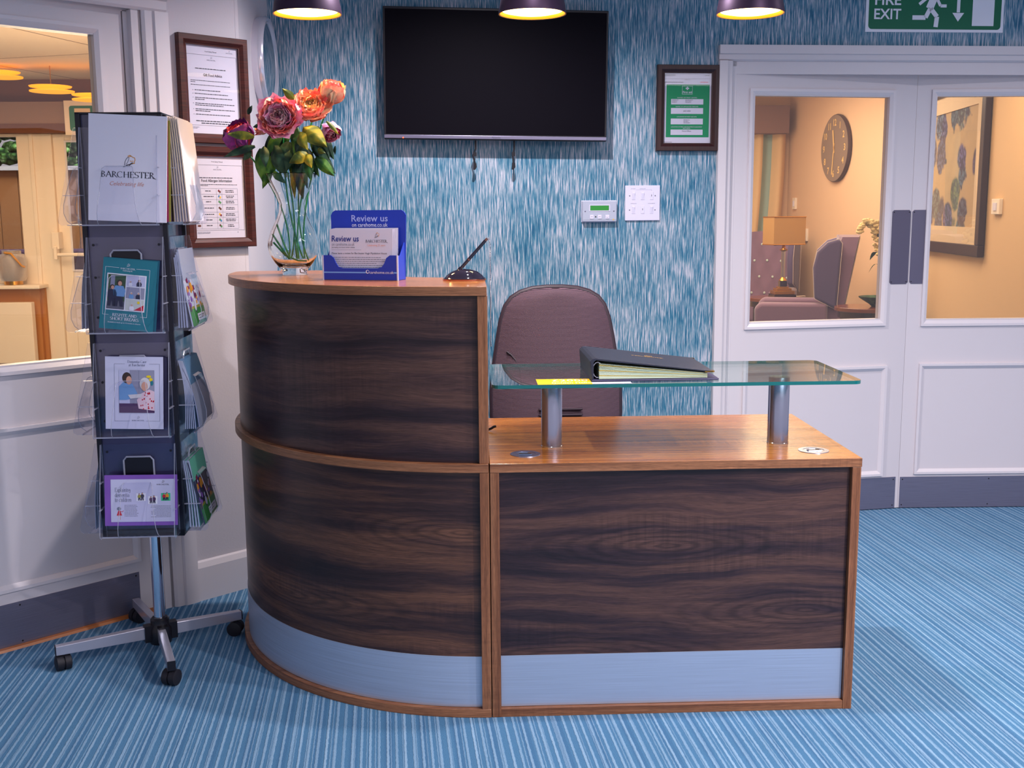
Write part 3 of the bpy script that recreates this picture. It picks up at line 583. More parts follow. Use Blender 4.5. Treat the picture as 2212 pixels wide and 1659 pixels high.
def aid_art(m, w, h, y, b):
    x0, x1 = -w/2, w/2; Z = lambda f: b+h*f; W = w
    m.rect(x0+.01, x1-.035*W, Z(.085), Z(.84), y, 0)
    y2 = y-.0004
    for a, c in ((.555, .632), (.42, .504), (.27, .353), (.118, .195)): m.rect(x0+.15*W, x1-.165*W, Z(a), Z(c), y2, 1)
    m.rect(-.12*W, .10*W, Z(.700), Z(.818), y2, 1); m.rect(-.115*W, .095*W, Z(.704), Z(.814), y2-.0003, 0)
    m.rect(-.022*W, .002*W, Z(.762), Z(.806), y2-.0006, 1); m.rect(-.047*W, .027*W, Z(.776), Z(.793), y2-.0006, 1)
    m.text('First aid', -.01*W, Z(.716), .0125, y2-.0006, 1, width=.19*W, bold=.015)
    for s_, f, wd in (('NAMES OF FIRST AIDERS', .645, .42), ('NAMES OF APPOINTED PERSONS', .517, .48), ('LOCATION OF FIRST AID KITS', .372, .42), ('LOCATION OF FIRST AID/TREATMENT/ASSESSMENT', .226, .66), ('RECORDS', .205, .15)):
        m.text(s_, -.01*W, Z(f), .0062, y2, 1, width=wd*W)
    m.text('JADE AREA', -.01*W, Z(.452), .008, y2-.0004, 2, width=.16*W); m.text('Nurse Offices', -.01*W, Z(.165), .008, y2-.0004, 2, width=.19*W)
    m.lines(x0+.17*W, x0+.31*W, Z(.616), 3, .0052, .0016, y2-.0004, 2, words=False); m.lines(x0+.45*W, x0+.62*W, Z(.616), 3, .0052, .0016, y2-.0004, 2)
    m.lines(-.08*W, .06*W, Z(.33), 3, .006, .0018, y2-.0004, 2)
    m.text('FIRST AID', -.01*W, Z(.90), .0055, y2, 2, width=.11*W); m.lines(x0+.01*W, x0+.4*W, Z(.866), 1, .01, .0026, y2, 2, rag=0); m.lines(x0+.76*W, x0+.94*W, Z(.868), 1, .01, .0026, y2, 3, rag=0)
    m.line([(x0+.008*W, Z(.92)), (x1-.03*W, Z(.92))], .0006, y2, 2); m.lines(x0+.01*W, x0+.24*W, Z(.96), 2, -.004, .0014, y2, 2); m.lines(x1-.14*W, x1-.05*W, Z(.965), 1, .004, .0022, y2, 2, rag=0); m.lines(x0+.01*W, x0+.18*W, Z(.012), 1, .004, .0014, y2, 2, rag=0)
    return ['aid_green', 'paper', 'ink', 'aid_red']
framed('first_aid_notice', 'green first aid notice in a dark wooden frame between the television and the double doors', .277, .366, .034, .024, 'frame_dark', wp(.9135, 0, 1.682), TH, aid_art, .004)
def note_head(m, w, h, y, b, mats=None):
    Z = lambda f: b+h*f
    m.text('Food Safety Manual', -.02*w, Z(.93), .0056, y, 0, width=.22*w); m.line([(-w/2, Z(.895)), (w/2-.03*w, Z(.895)), (w/2-.03*w, Z(.095)), (-w/2, Z(.095))], .0006, y, 0)
    brand(m, -.02*w, Z(.835), .16*w, y, 1, 1); return Z
def gift_art(m, w, h, y, b):
    Z = note_head(m, w, h, y, b); brand(m, .34*w, Z(.935), .13*w, y, 1, 1)
    m.lines(-.33*w, .27*w, Z(.735), 1, .004, .0026, y, 0, rag=0); m.text('Gift Food Advice', 0, Z(.655), .0135, y, 0, width=.36*w, bold=.01)
    m.lines(-.43*w, .33*w, Z(.60), 1, .004, .0018, y, 0, rag=0); m.lines(-.43*w, -.33*w, Z(.582), 1, .004, .0018, y, 0, rag=0); m.lines(-.43*w, .34*w, Z(.55), 1, .004, .0018, y, 0, rag=0)
    for f, e in ((.49, .14), (.45, .28), (.405, .36), (.385, -.18), (.34, .40), (.32, .18), (.275, .40), (.255, -.08), (.215, .32)):
        m.lines(-.36*w, e*w, Z(f), 1, .004, .0024, y, 0, rag=0, seed=int(f*100))
    for f in (.49, .45, .405, .34, .275, .215): m.disc(-.395*w, Z(f)+.0012, .0012, .0012, y, 0, 8)
    m.lines(-.36*w, .38*w, Z(.14), 1, .004, .003, y, 0, rag=0); m.lines(-.26*w, .3*w, Z(.115), 1, .004, .003, y, 0, rag=0); m.lines(-.46*w, -.3*w, Z(.07), 2, .004, .0016, y, 1)
    return ['ink', 'ink_grey']
def allergen_art(m, w, h, y, b):
    Z = note_head(m, w, h, y, b)
    m.lines(-.38*w, .28*w, Z(.735), 1, .004, .0026, y, 0, rag=0); m.text('Food Allergen Information', -.04*w, Z(.69), .0135, y, 0, width=.60*w, bold=.012)
    m.lines(-.40*w, .36*w, Z(.655), 1, .004, .0018, y, 0, rag=0); m.lines(-.40*w, -.22*w, Z(.64), 1, .004, .0018, y, 0, rag=0)
    zs = [.61, .54, .475, .41, .32, .255, .185, .115]; xs = [-.46, -.37, -.06, .05, .36]
    for z in zs: m.line([(xs[0]*w, Z(z)), (xs[-1]*w, Z(z))], .0006, y, 1)
    for x in xs: m.line([(x*w, Z(zs[0])), (x*w, Z(zs[-1]))], .0006, y, 1)
    cols = [3, 4, 5, 6, 7, 5, 6]
    for k in range(7):
        zc = Z((zs[k]+zs[k+1])/2); m.lines(-.32*w, -.11*w, zc, 1, .004, .0026, y, 0, rag=.5, seed=k, align='C'); m.lines(.10*w, .31*w, zc+.002, 2, .0056, .0024, y, 0, rag=.4, seed=k+9, align='C')
        m.disc(-.012*w, zc+.002, .0034, .0042, y, cols[k], 10); m.disc(.012*w, zc-.002, .0034, .0044, y, cols[(k+3) % 7], 10)
    m.disc(-.42*w, Z(.22), .006, .003, y, 7); m.rect(-.45*w, -.39*w, Z(.14), Z(.165), y, 6)
    m.lines(-.46*w, -.2*w, Z(.07), 2, .004, .0016, y, 1); m.rect(.33*w, .345*w, Z(.065), Z(.072), y, 0)
    return ['ink', 'ink_grey', 'ink_white', 'ic_red', 'ic_blue', 'ic_green', 'ic_brown', 'ic_yellow']
for n, c in (('red', (120, 24, 40)), ('blue', (70, 130, 180)), ('green', (80, 140, 90)), ('brown', (96, 54, 40)), ('yellow', (232, 180, 50))): mat('ic_'+n, c, .6)
def lws(x, y): return (x-LO[0])*math.cos(LA)+(y-LO[1])*math.sin(LA)
S0 = (lws(-1.054, 1.034)+lws(-.853, 1.219))/2
framed('gift_food_notice', 'upper wooden framed notice headed gift food advice on the white diagonal wall', .273, .372, .034, .024, 'frame_mahogany', lp(S0, .031, 1.673), LA, gift_art)
framed('allergen_notice', 'lower wooden framed notice with a food allergen table on the white diagonal wall', .273, .358, .034, .024, 'frame_mahogany', lp(S0+.004, .031, 1.304), LA, allergen_art)

# switches, control, exit sign ---------------------------------------------------
mat('plate_white', (220, 216, 236), .35); mat('ctrl_grey', (176, 182, 200), .4); mat('lcd_green', (40, 120, 50), .25, emit=(60, 170, 60), es=.25); mat('screw_grey', (110, 110, 130), .3, .6)
t = wall_thing('switch_plate', 'square white switch plate with two rows of rockers, right of the grey control panel', 'switch', .7195, 1.381)
m = MB(); m.box(-.0775, .0775, -.009, 0, 0, .153); m.build('face_plate', 'plate_white', t, bevel=.002)
for zz, xs_ in ((.108, (-.041, .0, .040)), (.048, (-.041, .0, .040))):
    for k, x in enumerate(xs_):
        key = (zz > .1 and k == 2) or (zz < .1 and k == 1)
        m = MB(); m.box(x-.0075, x+.0075, -.0105, -.009, zz-.017, zz+.017)
        if not key: m.prism([(-.0105, zz-.013), (-.0105, zz+.013), (-.014, zz+.012), (-.011, zz-.012)], 'x', x-.005, x+.005)
        s_ = m.build('rocker', 'plate_white', t, bevel=.0006)
        if key: m = MB(); m.rect(x-.001, x+.001, zz-.003, zz+.005, -.0108); m.build('key_slot', 'dark_edge', s_)
for x, z in ((-.058, .108), (.056, .108), (-.058, .046), (.056, .046)): m = MB(); m.ball((x, -.009, z), .0028, 8, 6, (1, .4, 1)); m.build('screw', 'screw_grey', t)
m = MB(); m.text('ON LIGHT', -.042, .137, .0045, -.0094); m.text('DOOR LOCK', -.0, .137, .0045, -.0094); m.text('DOOR LOCK', -.04, .073, .0045, -.0094); m.text('DOOR RELEASE', .04, .073, .0045, -.0094)
m.line([(-.03, .134), (.04, .134), (.04, .128)], .0005, -.0094); m.build('printing', 'ink_grey', t)
t = wall_thing('heating_control', 'grey wall control panel with a small green display left of the white switch plate', 'control panel', .5255, 1.375)
m = MB(); m.box(-.078, .078, -.007, 0, 0, .095); m.build('back_box', 'plate_white', t, bevel=.002)
m = MB(); m.box(-.076, .076, -.026, -.007, .003, .093); m.build('face_plate', 'ctrl_grey', t, bevel=.003)
m = MB(); ring(m, -.046, .046, .048, .076, .003, -.0275, -.026); m.build('display_bezel', 'plate_white', t)
m = MB(); m.box(-.0415, .0405, -.027, -.026, .0515, .0725); m.build('display', 'lcd_green', t)
for x in (-.035, .0, .034): m = MB(); m.box(x-.0085, x+.0085, -.0285, -.026, .015, .032); b = m.build('button', 'plate_white', t, bevel=.001); m = MB(); m.line([(x-.004, .022), (x, .0265 if x < .03 else .0195), (x+.004, .022)], .001, -.0289); m.build('arrow_mark', 'ink_grey', b)
m = MB(); m.disc(-.0175, .024, .003, .003, -.0264); m.build('sensor', 'dark_edge', t)
for x in (-.064, .063): m = MB(); m.ball((x, -.026, .048), .0032, 8, 6, (1, .4, 1)); m.build('screw', 'screw_grey', t)
m = MB(); m.line([(-.074, .011), (.074, .011)], .0008, -.0264); m.disc(.061, .0115, .003, .003, -.0266, 1); m.build('printing', ['ink_grey', 'ic_yellow'], t)
t = wall_thing('fire_exit_sign', 'green fire exit sign with running figure and down arrow above the double doors', 'exit sign', 2.0185, 2.193)
m = MB(); m.box(-.316, .316, -.004, 0, 0, .205); m.build('sign_board', 'ink_white', t, bevel=.001)
mat('exit_green', (0, 104, 72), .5)
m = MB(); P = rr(-.303, .303, .012, .193, .016); m.poly(P, -.0044, 0)
m.text('FIRE', -.217, .115, .062, -.005, 1, width=.118, bold=.016); m.text('EXIT', -.217, .055, .062, -.005, 1, width=.122, bold=.016)
y = -.005; L = lambda p, w_: m.line(p, w_, y, 1)
m.disc(.015, .178, .013, .013, y, 1); L([(-.005, .155), (-.028, .100)], .034); L([(-.024, .102), (-.044, .062), (-.104, .062)], .019); L([(-.022, .1), (.008, .066), (.004, .022)], .020)
L([(.0, .152), (.022, .112), (.05, .112)], .013); L([(-.01, .158), (-.048, .14), (-.075, .118)], .013)
L([(.105, .18), (.105, .085)], .015); m.poly([(.078, .083), (.132, .083), (.105, .046)], y, 1); m.rect(.170, .270, .028, .18, y, 1)
m.build('printing', ['exit_green', 'ink_white'], t)

# round convex mirror on the side return
mat('mirror', (190, 205, 215), .02, 1); mat('mirror_rim', (226, 222, 232), .16, .55)
t = thing('convex_mirror', 'round mirror with a deep chrome rim on the white wall beside the blue wallpaper', 'mirror', (-.88, 1.655, 2.022), 0, None, (0, R(90), 0))
m = MB(); m.lathe([(.176, 0), (.180, .02), (.180, .036), (.172, .046), (.160, .044), (.154, .036)], 72); m.lathe([(.0, 0), (.176, 0)], 72); m.build('rim', 'mirror_rim', t, smooth=50)
m = MB(); m.lathe([(.155*math.sin(a)/math.sin(.35), .036+(math.cos(a)-math.cos(.35))*.09/math.sin(.35)) for a in [.35*k/10 for k in range(10, -1, -1)]], 64); m.build('mirror_glass', 'mirror', t, smooth=60)

# pendants --------------------------------------------------------------------
mat('shade_out', (62, 44, 66), .45, .6); mat('shade_in', (228, 150, 40), .35, .7); mat('bulb_glow', (255, 230, 180), emit=(255, 214, 140), es=9); mat('cord', (40, 34, 40), .6)
for k, (x, nm) in enumerate(((-.55, 'left'), (.1645, 'middle'), (.867, 'right'))):
    t = thing('pendant_lamp', ['dark pendant lamp lit warm, hanging left of the television above the peonies', 'dark pendant lamp lit warm, hanging in front of the television', 'dark pendant lamp lit warm, hanging between the television and the exit sign'][k], 'lamp', (x, .7, 2.047), 0, 'pendant lamps over the desk')
    pr = [(.1085, 0), (.1085, .005), (.104, .03), (.098, .06), (.088, .09), (.070, .12), (.045, .14), (.02, .15)]
    m = MB(); m.lathe(pr, 48); m.lathe([(.022, .146), (.022, .19), (.006, .2), (0, .2)], 24); m.build('shade', 'shade_out', t, smooth=40)
    m = MB(); m.lathe([(.1085, 0), (.1045, .001), (.101, .028), (.095, .058), (.085, .088), (.067, .117), (.0, .13)], 48); m.build('shade_lining', 'shade_in', t, smooth=40)
    m = MB(); m.lathe([(0, .003), (.070, .004), (.096, .010), (.0965, .013), (0, .013)], 40); m.build('diffuser', 'bulb_glow', t, smooth=40)
    m = MB(); m.rod((0, 0, .2), (0, 0, .553), .003, 6); m.build('cord', 'cord', t)
    lamp('pendant_light', 'SPOT', (x, .7, 2.04), 24 if k == 0 else 9, (1, .60, .22), .08, spot=150, blend=.8)

# office chair -------------------------------------------------------------------
def chairmat():
    m = mat('chair_mesh', (104, 76, 96), .75); g = G(m); s = g.sep(g.coord('Object'))
    f = g.math('SINE', g.math('MULTIPLY', s[2], 1300)); f2 = g.math('SINE', g.math('MULTIPLY', s[0], 1400))
    c = g.mix(g.math('MULTIPLY_ADD', f, .5, .5), (50, 36, 46), (104, 78, 92)); c = g.mix(.25, c, g.ramp(g.math('MULTIPLY_ADD', f2, .5, .5), [(0, .5), (1, 1.0)]), 'MULTIPLY')
    g.col(c); g.bump(f, .4)
chairmat(); mat('chair_shell', (44, 30, 42), .5)
t = thing('office_chair', 'brown mesh-backed office chair behind the desk', 'chair', (.278, 1.12, 0), R(2))
prof = [(.60, .235), (.66, .243), (.75, .243), (.85, .232), (.95, .216), (1.02, .203), (1.07, .186), (1.10, .163), (1.12, .130), (1.133, .085), (1.138, .03)]
def cb(u, v, front):
    k = min(int(v*(len(prof)-1)), len(prof)-2); f = v*(len(prof)-1)-k
    z = prof[k][0]*(1-f)+prof[k+1][0]*f; hw = prof[k][1]*(1-f)+prof[k+1][1]*f; a = (u*2-1)
    e = 1-abs(a)**4; top = 1-max(0, (v-.55)/.45)**4
    lean = (z-.6)*.10
    d = (.012+.030*e*top)*(1 if front else -1)*.9
    return (a*hw, lean-d+(.045*a*a if not front else .045*a*a), z)
m = MB(); N1, N2 = 28, 40; m.grid(lambda u, v: cb(u, v, True), N1, N2); m.grid(lambda u, v: cb(u, v, False), N1, N2)
m.build('backrest', 'chair_mesh', t, smooth=80)
m = MB()                                                    # dark piping all round the backrest edge
edge = [(-hw, (z-.6)*.10+.045, z) for z, hw in prof]+[(hw, (z-.6)*.10+.045, z) for z, hw in prof[::-1]]
m.tube(edge, .0125, 10); m.build('back_edge', 'chair_shell', t, smooth=60)
for sx in (-1, 1):
    m = MB(); sl = [(sx*.188, .0, 0, .905), (sx*.172, 0, 0, .893), (sx*.155, 0, 0, .872), (sx*.143, 0, 0, .845)]
    m.tube([(p[0], (p[3]-.6)*.1-.030+.045*(p[0]/.22)**2, p[3]) for p in sl], .0045, 6)
    m.tube([(sx*(.143-.03*k/6), ((.845-.245*k/6)-.6)*.1-.0335+.045*((.143-.03*k/6)/.235)**2, .845-.245*k/6) for k in range(7)], .0022, 6)
    m.build('seam', 'chair_shell', t)
m = MB()
for z in (.693, .672, .651): m = MB(); m.box(-.075, .09, (z-.6)*.1-.046, (z-.6)*.1-.034, z-.006, z+.003); m.build('lumbar_bar', 'chair_shell', t, bevel=.003)
m = MB(); m.box(-.24, .24, -.40, .06, .44, .52); m.build('seat', 'chair_mesh', t, bevel=.03, seg=4, smooth=60)
m = MB(); m.box(-.04, .04, -.2, .12, .40, .44); m.box(-.035, .035, .07, .10, .42, .75); m.build('back_bracket', 'chair_shell', t, bevel=.006)
m = MB(); m.cyl((0, -.17), .028, .10, .42, 20); m.build('gas_lift', 'black_plastic', t, smooth=40)
for k in range(5):
    a = R(18+72*k); m = MB(); ex, ey = .29*math.cos(a), -.17+.29*math.sin(a)
    m.rod((0, -.17, .12), (ex, ey, .075), .022, 8, r2=.014); leg = m.build('leg', 'black_plastic', t, smooth=40)
    m = MB(); m.T = Matrix.Translation((ex, ey, .03)) @ Matrix.Rotation(a+1.2, 4, 'Z') @ Matrix.Rotation(R(90), 4, 'Y'); m.cyl((0, 0), .03, -.022, .022, 20); m.build('castor', 'rubber', leg, smooth=40)

# ------------------------------------------------------------------ things on the high counter
mat('card_blue', (32, 58, 176), .45); mat('review_pale', (170, 178, 232), .6); mat('card_blue_side', (44, 72, 190), .45); mat('card_edge', (206, 206, 224), .7); mat('board_inside', (150, 112, 96), .8); mat('light_blue', (120, 168, 240), .6)
t = thing('card_dispenser', 'blue cardboard review card dispenser standing on the high counter', 'card holder', (-.481, .358, H2), R(-19.5))
BW = .236
m = MB(); m.prism([(0, 0), (BW, 0), (BW+.006, .19), (BW, .2), (BW-.008, .205), (.012, .205), (.004, .2), (-.002, .19)], 'y', .062, .065)
m.build('back_panel', 'card_blue', t)
m = MB(); fr = [(0, 0), (BW, 0), (BW, .074), (BW-.022, .074), (BW-.033, .066), (BW-.040, .050), (BW-.048, .040), (BW-.062, .036), (.062, .036), (.048, .040), (.040, .052), (.034, .066), (.024, .074), (0, .074)]
m.prism(fr, 'y', 0, .003); b = m.build('front_lip', 'card_blue', t)
for x0, x1 in ((0, .137), (.226, BW)): m = MB(); m.rect(x0, x1, .0215, .0255, -.0004); m.build('stripe', 'light_blue', b)
m = MB(); m.text('carehome.co.uk', .226, .0205, .0115, -.0008, 0, 'R', .077); m.disc(.1425, .026, .0055, .0055, -.0006, 0); m.disc(.1435, .0265, .0036, .0036, -.0009, 1); m.build('printing', ['ink_white', 'card_blue'], b)
m = MB()
for x in (0, BW-.003): m = MB(); m.prism([(.003, 0), (.062, 0), (.062, .11), (.04, .085), (.028, .072), (.003, .074)], 'x', x, x+.003); m.build('side_panel', ['card_blue_side'], t)
for x in (BW-.0005, -.0035): m = MB(); m.box(x, x+.004, -.0005, .0035, 0, .074); m.build('folded_edge', 'card_edge', t)
m = MB(); m.box(0, BW, 0, .062, 0, .002); m.build('tray', 'board_inside', t)
m = MB(); m.text('Review us', BW*.53, .172, .027, .0612, 0, 'C', .118, bold=.014); m.text('on carehome.co.uk', BW*.53, .156, .0175, .0612, 1, 'C', .116); m.build('printing', ['review_pale', 'ink_white'], t)
def review_card(t, k): 
    m = MB(); m.box(.012, BW-.020, .0, .0016, .003, .148); return m.build('card', 'paper', t)
for k in range(6):
    lab = 'front review us card printed in blue and black, in the blue dispenser' if k == 0 else 'white review card in the blue dispenser, stacked behind the front one'
    c = thing('review_card', lab, 'card', (-.481+math.sin(R(19.5))*(.012+k*.005)+(.0+.0012*k)*math.cos(R(19.5)), .358+math.cos(R(19.5))*(.012+k*.005), H2+.0022+.0006*k), 0, 'review cards in the blue dispenser', (R(-4), 0, R(-19.5)))
    sheet = review_card(c, k)
    if k: sheet.name = 'sheet'; continue
    m = MB(); y = -.0006; x0, x1 = .012, BW-.020
    m.text('Review us', x0+.008, .112, .0245, y, 1, 'L', .088, bold=.014); m.text('on carehome.co.uk', x0+.008, .0995, .0125, y, 2, 'L', .074); m.text('the leading care home review website', x0+.008, .0925, .0052, y, 0, 'L', .075); m.line([(x0+.008, .087), (x0+.104, .087)], .0006, y, 2)
    brand(m, x1-.052, .109, .068, y, 0, 3); m.text('Celebrating 25 years', x1-.052, .098, .0085, y, 4, 'C', .058)
    m.text('Please leave a review for Barchester Hugh Myddelton House', x0+.008, .0745, .0078, y, 0, 'L', .178)
    m.lines(x0+.010, x1-.008, .064, 7, .0058, .0018, y, 2, rag=.25, seed=5); m.build('printing', ['ink', 'ink_blue', 'ink_grey', 'ink_orange', 'ink_peach'], sheet)
# pen stand
mat('gloss_black', (30, 22, 36), .06, coat=1); mat('rose_gold', (196, 130, 110), .2, 1)
t = thing('desk_pen_stand', 'glossy black oval pen stand on the right end of the high counter', 'pen stand', (-.062, .278, H2))
m = MB(); m.lathe([(0, .001), (.062, .001), (.063, .006), (.058, .009), (.052, .016), (.038, .026), (.018, .032), (0, .0335)], 48, sy=.72); m.build('base', 'gloss_black', t, smooth=50)
m = MB(); m.lathe([(.0635, .0005), (.0638, .004), (.0625, .0045)], 48, sy=.72); m.build('base_ring', 'rose_gold', t, smooth=50)
m = MB(); m.rod((-.018, 0, .024), (-.008, 0, .036), .008, 14); m.build('socket', 'gloss_black', t, smooth=40)
t2 = thing('chained_pen', 'black pen leaning up to the right out of the pen stand, with a bead chain', 'pen', (-.077, .278, H2+.030))
d = Vector((.083, 0, .091)); m = MB(); m.tube([d*.0, d*.12, d*.4, d*.93], .0048, 12); m.tube([d*.0, d*-.05], .004, 10); m.build('barrel', 'gloss_black', t2, smooth=40)
m = MB(); m.tube([d*.32, d*.35], .0054, 12); m.tube([d*.93, d*.955, d*1.0], .004, 12); m.build('collar', 'rose_gold', t2, smooth=40)
m = MB(); pts = [d*1.0+Vector((.004*k/3, 0, .003*math.sin(k))) for k in range(4)]; z = pts[-1].z
x = pts[-1].x
for k in range(84): m.ball((x+.004-.004*math.exp(-k/3)+.0006*math.sin(k*.3), 0, z-.0038*k), .0019, 6, 4)
m.build('bead_chain', 'chrome', t2, smooth=60)

t = thing('cable_end', 'small black cable end poking out beside the riser on the low desk', 'cable', (.004, .46, H1))
m = MB(); m.tube([(-.002, 0, .004), (.010, -.002, .008), (.018, -.004, .014), (.026, -.004, .016)], .004, 8); m.build('plug', 'black_plastic', t, smooth=60)
# ------------------------------------------------------------------ on the glass shelf
mat('binder_cover', (42, 44, 60), .42, bump=(.25, 500)); mat('binder_under', (66, 62, 92), .5, bump=(.3, 600)); mat('binder_page', (206, 222, 196), .6); mat('binder_page_b', (214, 196, 120), .6); mat('gold', (208, 160, 74), .25, 1); mat('gilt_print', (224, 176, 84), .4); mat('flyer_yellow', (250, 210, 20), .5)
GZ = H1+.2102
t = thing('visitor_binder', 'black ring binder lying on the glass shelf with gold lettering', 'binder', (.292, .095, GZ), R(.5))
m = MB(); m.prism([(0, 0), (.358, -.0), (.362, .003), (.362, .270), (0, .300)], 'z', 0, .005); m.build('lower_cover', 'binder_under', t, bevel=.0015)
m = MB(); m.prism([(0, .005), (.006, .005), (.006, .054), (.012, .060), (.345, .0215), (.346, .0255), (.012, .066), (.003, .064), (-.004, .057)], 'y', .004, .290); m.build('upper_cover', 'binder_cover', t, bevel=.0012)
m = MB()
for k in range(12): m.prism([(.022, .0065+k*.0038), (.330, .0065+k*.0011), (.330, .0072+k*.0011), (.022, .0100+k*.0036)], 'y', .009+.0006*(k % 3), .285, k % 4 == 2)
m.build('pages', ['binder_page', 'binder_page_b'], t)
m = MB(); 
for yy in (.02, .10, .19, .27): m.T = Matrix.Translation((.019, yy, .031)) @ Matrix.Rotation(R(90), 4, 'X'); m.tube([(.014*math.cos(a*.5), .022*math.sin(a*.5), 0) for a in range(13)], .0018, 6, closed=True)
m.build('ring', 'chrome', t)
sl = math.atan2(.0385, .333)
m = MB(); m.T = Matrix.Translation((.012, 0, .0662)) @ Matrix.Rotation(sl, 4, 'Y') @ Matrix.Rotation(R(-90), 4, 'X')
m.serif('BARCHESTER', .175, .165, .011, 0, 0, 'C', .095); emblem(m, .178, .188, .024, 0, 0, 0); m.build('printing', 'gilt_print', t)
m = MB(); m.prism([(.322, .004), (.349, .004), (.349, .022)], 'z', .0218, .0262); m.prism([(.349, .291), (.349, .272), (.332, .291)], 'z', .0218, .0262); m.build('corner_cap', 'gold', t)
t = thing('yellow_flyer', 'yellow and white printed flyer on the glass shelf beside the binder', 'flyer', (.138, .056, GZ), 0)
m = MB(); m.box(0, .152, 0, .095, 0, .0006, 0); m.box(.152, .262, 0, .030, 0, .0006, 1); m.build('sheet', ['flyer_yellow', 'paper'], t)
m = MB(); m.T = Matrix.Translation((0, 0, .0008)) @ Matrix.Rotation(R(-90), 4, 'X')
m.text('\u00a32000', .095, .050, .048, 0, 0, 'C', .10); m.text('Golden Hello', .095, .012, .030, 0, 0, 'C', .11); m.build('printing', 'ink_white', t)
# ------------------------------------------------------------------ leaflet rack
PAL = {}; PALN = []
def pc(name, rgb=None):
    if name not in PAL: mat('print_'+name, rgb, .6); PAL[name] = len(PALN); PALN.append('print_'+name)
    return PAL[name]
for n, c in dict(ink=(40, 42, 56), grey=(120, 124, 146), white=(232, 232, 244), orange=(226, 150, 40), peach=(222, 156, 140), teal=(36, 120, 136), teal_d=(30, 96, 116), purple=(128, 84, 176),
                 lilac=(196, 196, 226), skin=(214, 158, 136), hair=(60, 44, 44), silver=(214, 210, 214), blue=(110, 156, 206), navy=(40, 40, 66), green=(60, 140, 70), leaf=(60, 84, 56), red=(196, 24, 56), road=(96, 96, 110),
                 yellow=(240, 210, 30), mint=(60, 190, 140), wall=(148, 148, 172), plum=(78, 48, 92), pinkish=(226, 196, 210), apron=(200, 204, 200), magenta=(140, 20, 80), olive=(150, 146, 60)).items(): pc(n, c)
RX, RY, RZ0, RZ1, RA, HB = -1.078, .535, .43, 1.722, .03, .125
mat('rack_body', (30, 30, 52), .16, coat=.4); mat('rack_dark', (16, 16, 30), .3); mat('rack_panel', (70, 68, 100), .12, coat=.6)
rack = thing('leaflet_rack', 'tall dark four-sided leaflet rack with clear pockets on a wheeled chrome base', 'leaflet rack', (RX, RY, 0), RA)
m = MB(); m.box(-HB, HB, -HB, HB, RZ0, RZ0+.022); m.box(-HB, HB, -HB, HB, RZ1-.006, RZ1)
for sx in (-1, 1):
    for sy in (-1, 1): m.box(*sorted((sx*HB, sx*(HB-.014))), *sorted((sy*HB, sy*(HB-.014))), RZ0, RZ1)
m.build('column_frame', 'rack_dark', rack, bevel=.001)
m = MB(); m.box(-.105, .105, -.105, .105, RZ0+.022, RZ1-.006); m.build('core', 'rack_body', rack)
m = MB(); m.cyl((0, 0), .018, .10, RZ0, 28); m.cyl((0, 0), .0205, .100, .112, 28); m.build('pole', 'chrome', rack, smooth=40)
m = MB(); m.lathe([(0, .035), (.034, .035), (.036, .05), (.036, .085), (.030, .095), (.030, .115), (.024, .122), (.0, .122)], 28)
for k in range(4): a = R(28.5+90*k)-RA; m.T = Matrix.Rotation(a, 4, 'Z'); m.box(.02, .052, -.015, .015, .045, .1)
m.T = Matrix.Identity(4); m.build('hub', 'black_plastic', rack, smooth=40)
tips = [(.862-1.107+.0, 0)]
for k, (cx, cy) in enumerate(((-.858, .678), (-1.239, .816), (-1.358, .406), (-.974, .271))):
    dx, dy = cx-RX, cy-RY; a = math.atan2(dy, dx)-RA; L = math.hypot(dx, dy)
    m = MB(); m.T = Matrix.Rotation(a, 4, 'Z'); m.add([(x, y, z) for x, z0, z1 in ((.04, .055, .095), (L+.012, .052, .082)) for y in (-.0125, .0125) for z in (z0, z1)],
          [(0, 1, 3, 2), (4, 6, 7, 5), (0, 4, 5, 1), (2, 3, 7, 6), (0, 2, 6, 4), (1, 5, 7, 3)])
    leg = m.build('base_leg', 'leg_steel', rack, bevel=.002)
    m = MB(); m.T = Matrix.Rotation(a, 4, 'Z'); m.box(L+.012, L+.0145, -.0125, .0125, .052, .082); m.build('end_cap', 'black_plastic', leg)
    q = (a+.9, a+.4, .55, -.35)[k]
    m = MB(); m.T = Matrix.Rotation(a, 4, 'Z') @ Matrix.Translation((L-.008, 0, 0)) @ Matrix.Rotation(q-a, 4, 'Z')
    m.cyl((0, 0), .006, .04, .056, 10); T0 = m.T.copy(); m.T = T0 @ Matrix.Translation((0, 0, .0245)) @ Matrix.Rotation(R(90), 4, 'Y')
    m.lathe([(0, -.024), (.017, -.024), (.0245, -.021), (.0245, -.003), (.020, -.002), (.020, .002), (.0245, .003), (.0245, .021), (.017, .024), (0, .024)], 24); m.build('castor', 'rubber', leg, smooth=40)
TIERS = [1.393, 1.073, .755, .442]; HW = .113
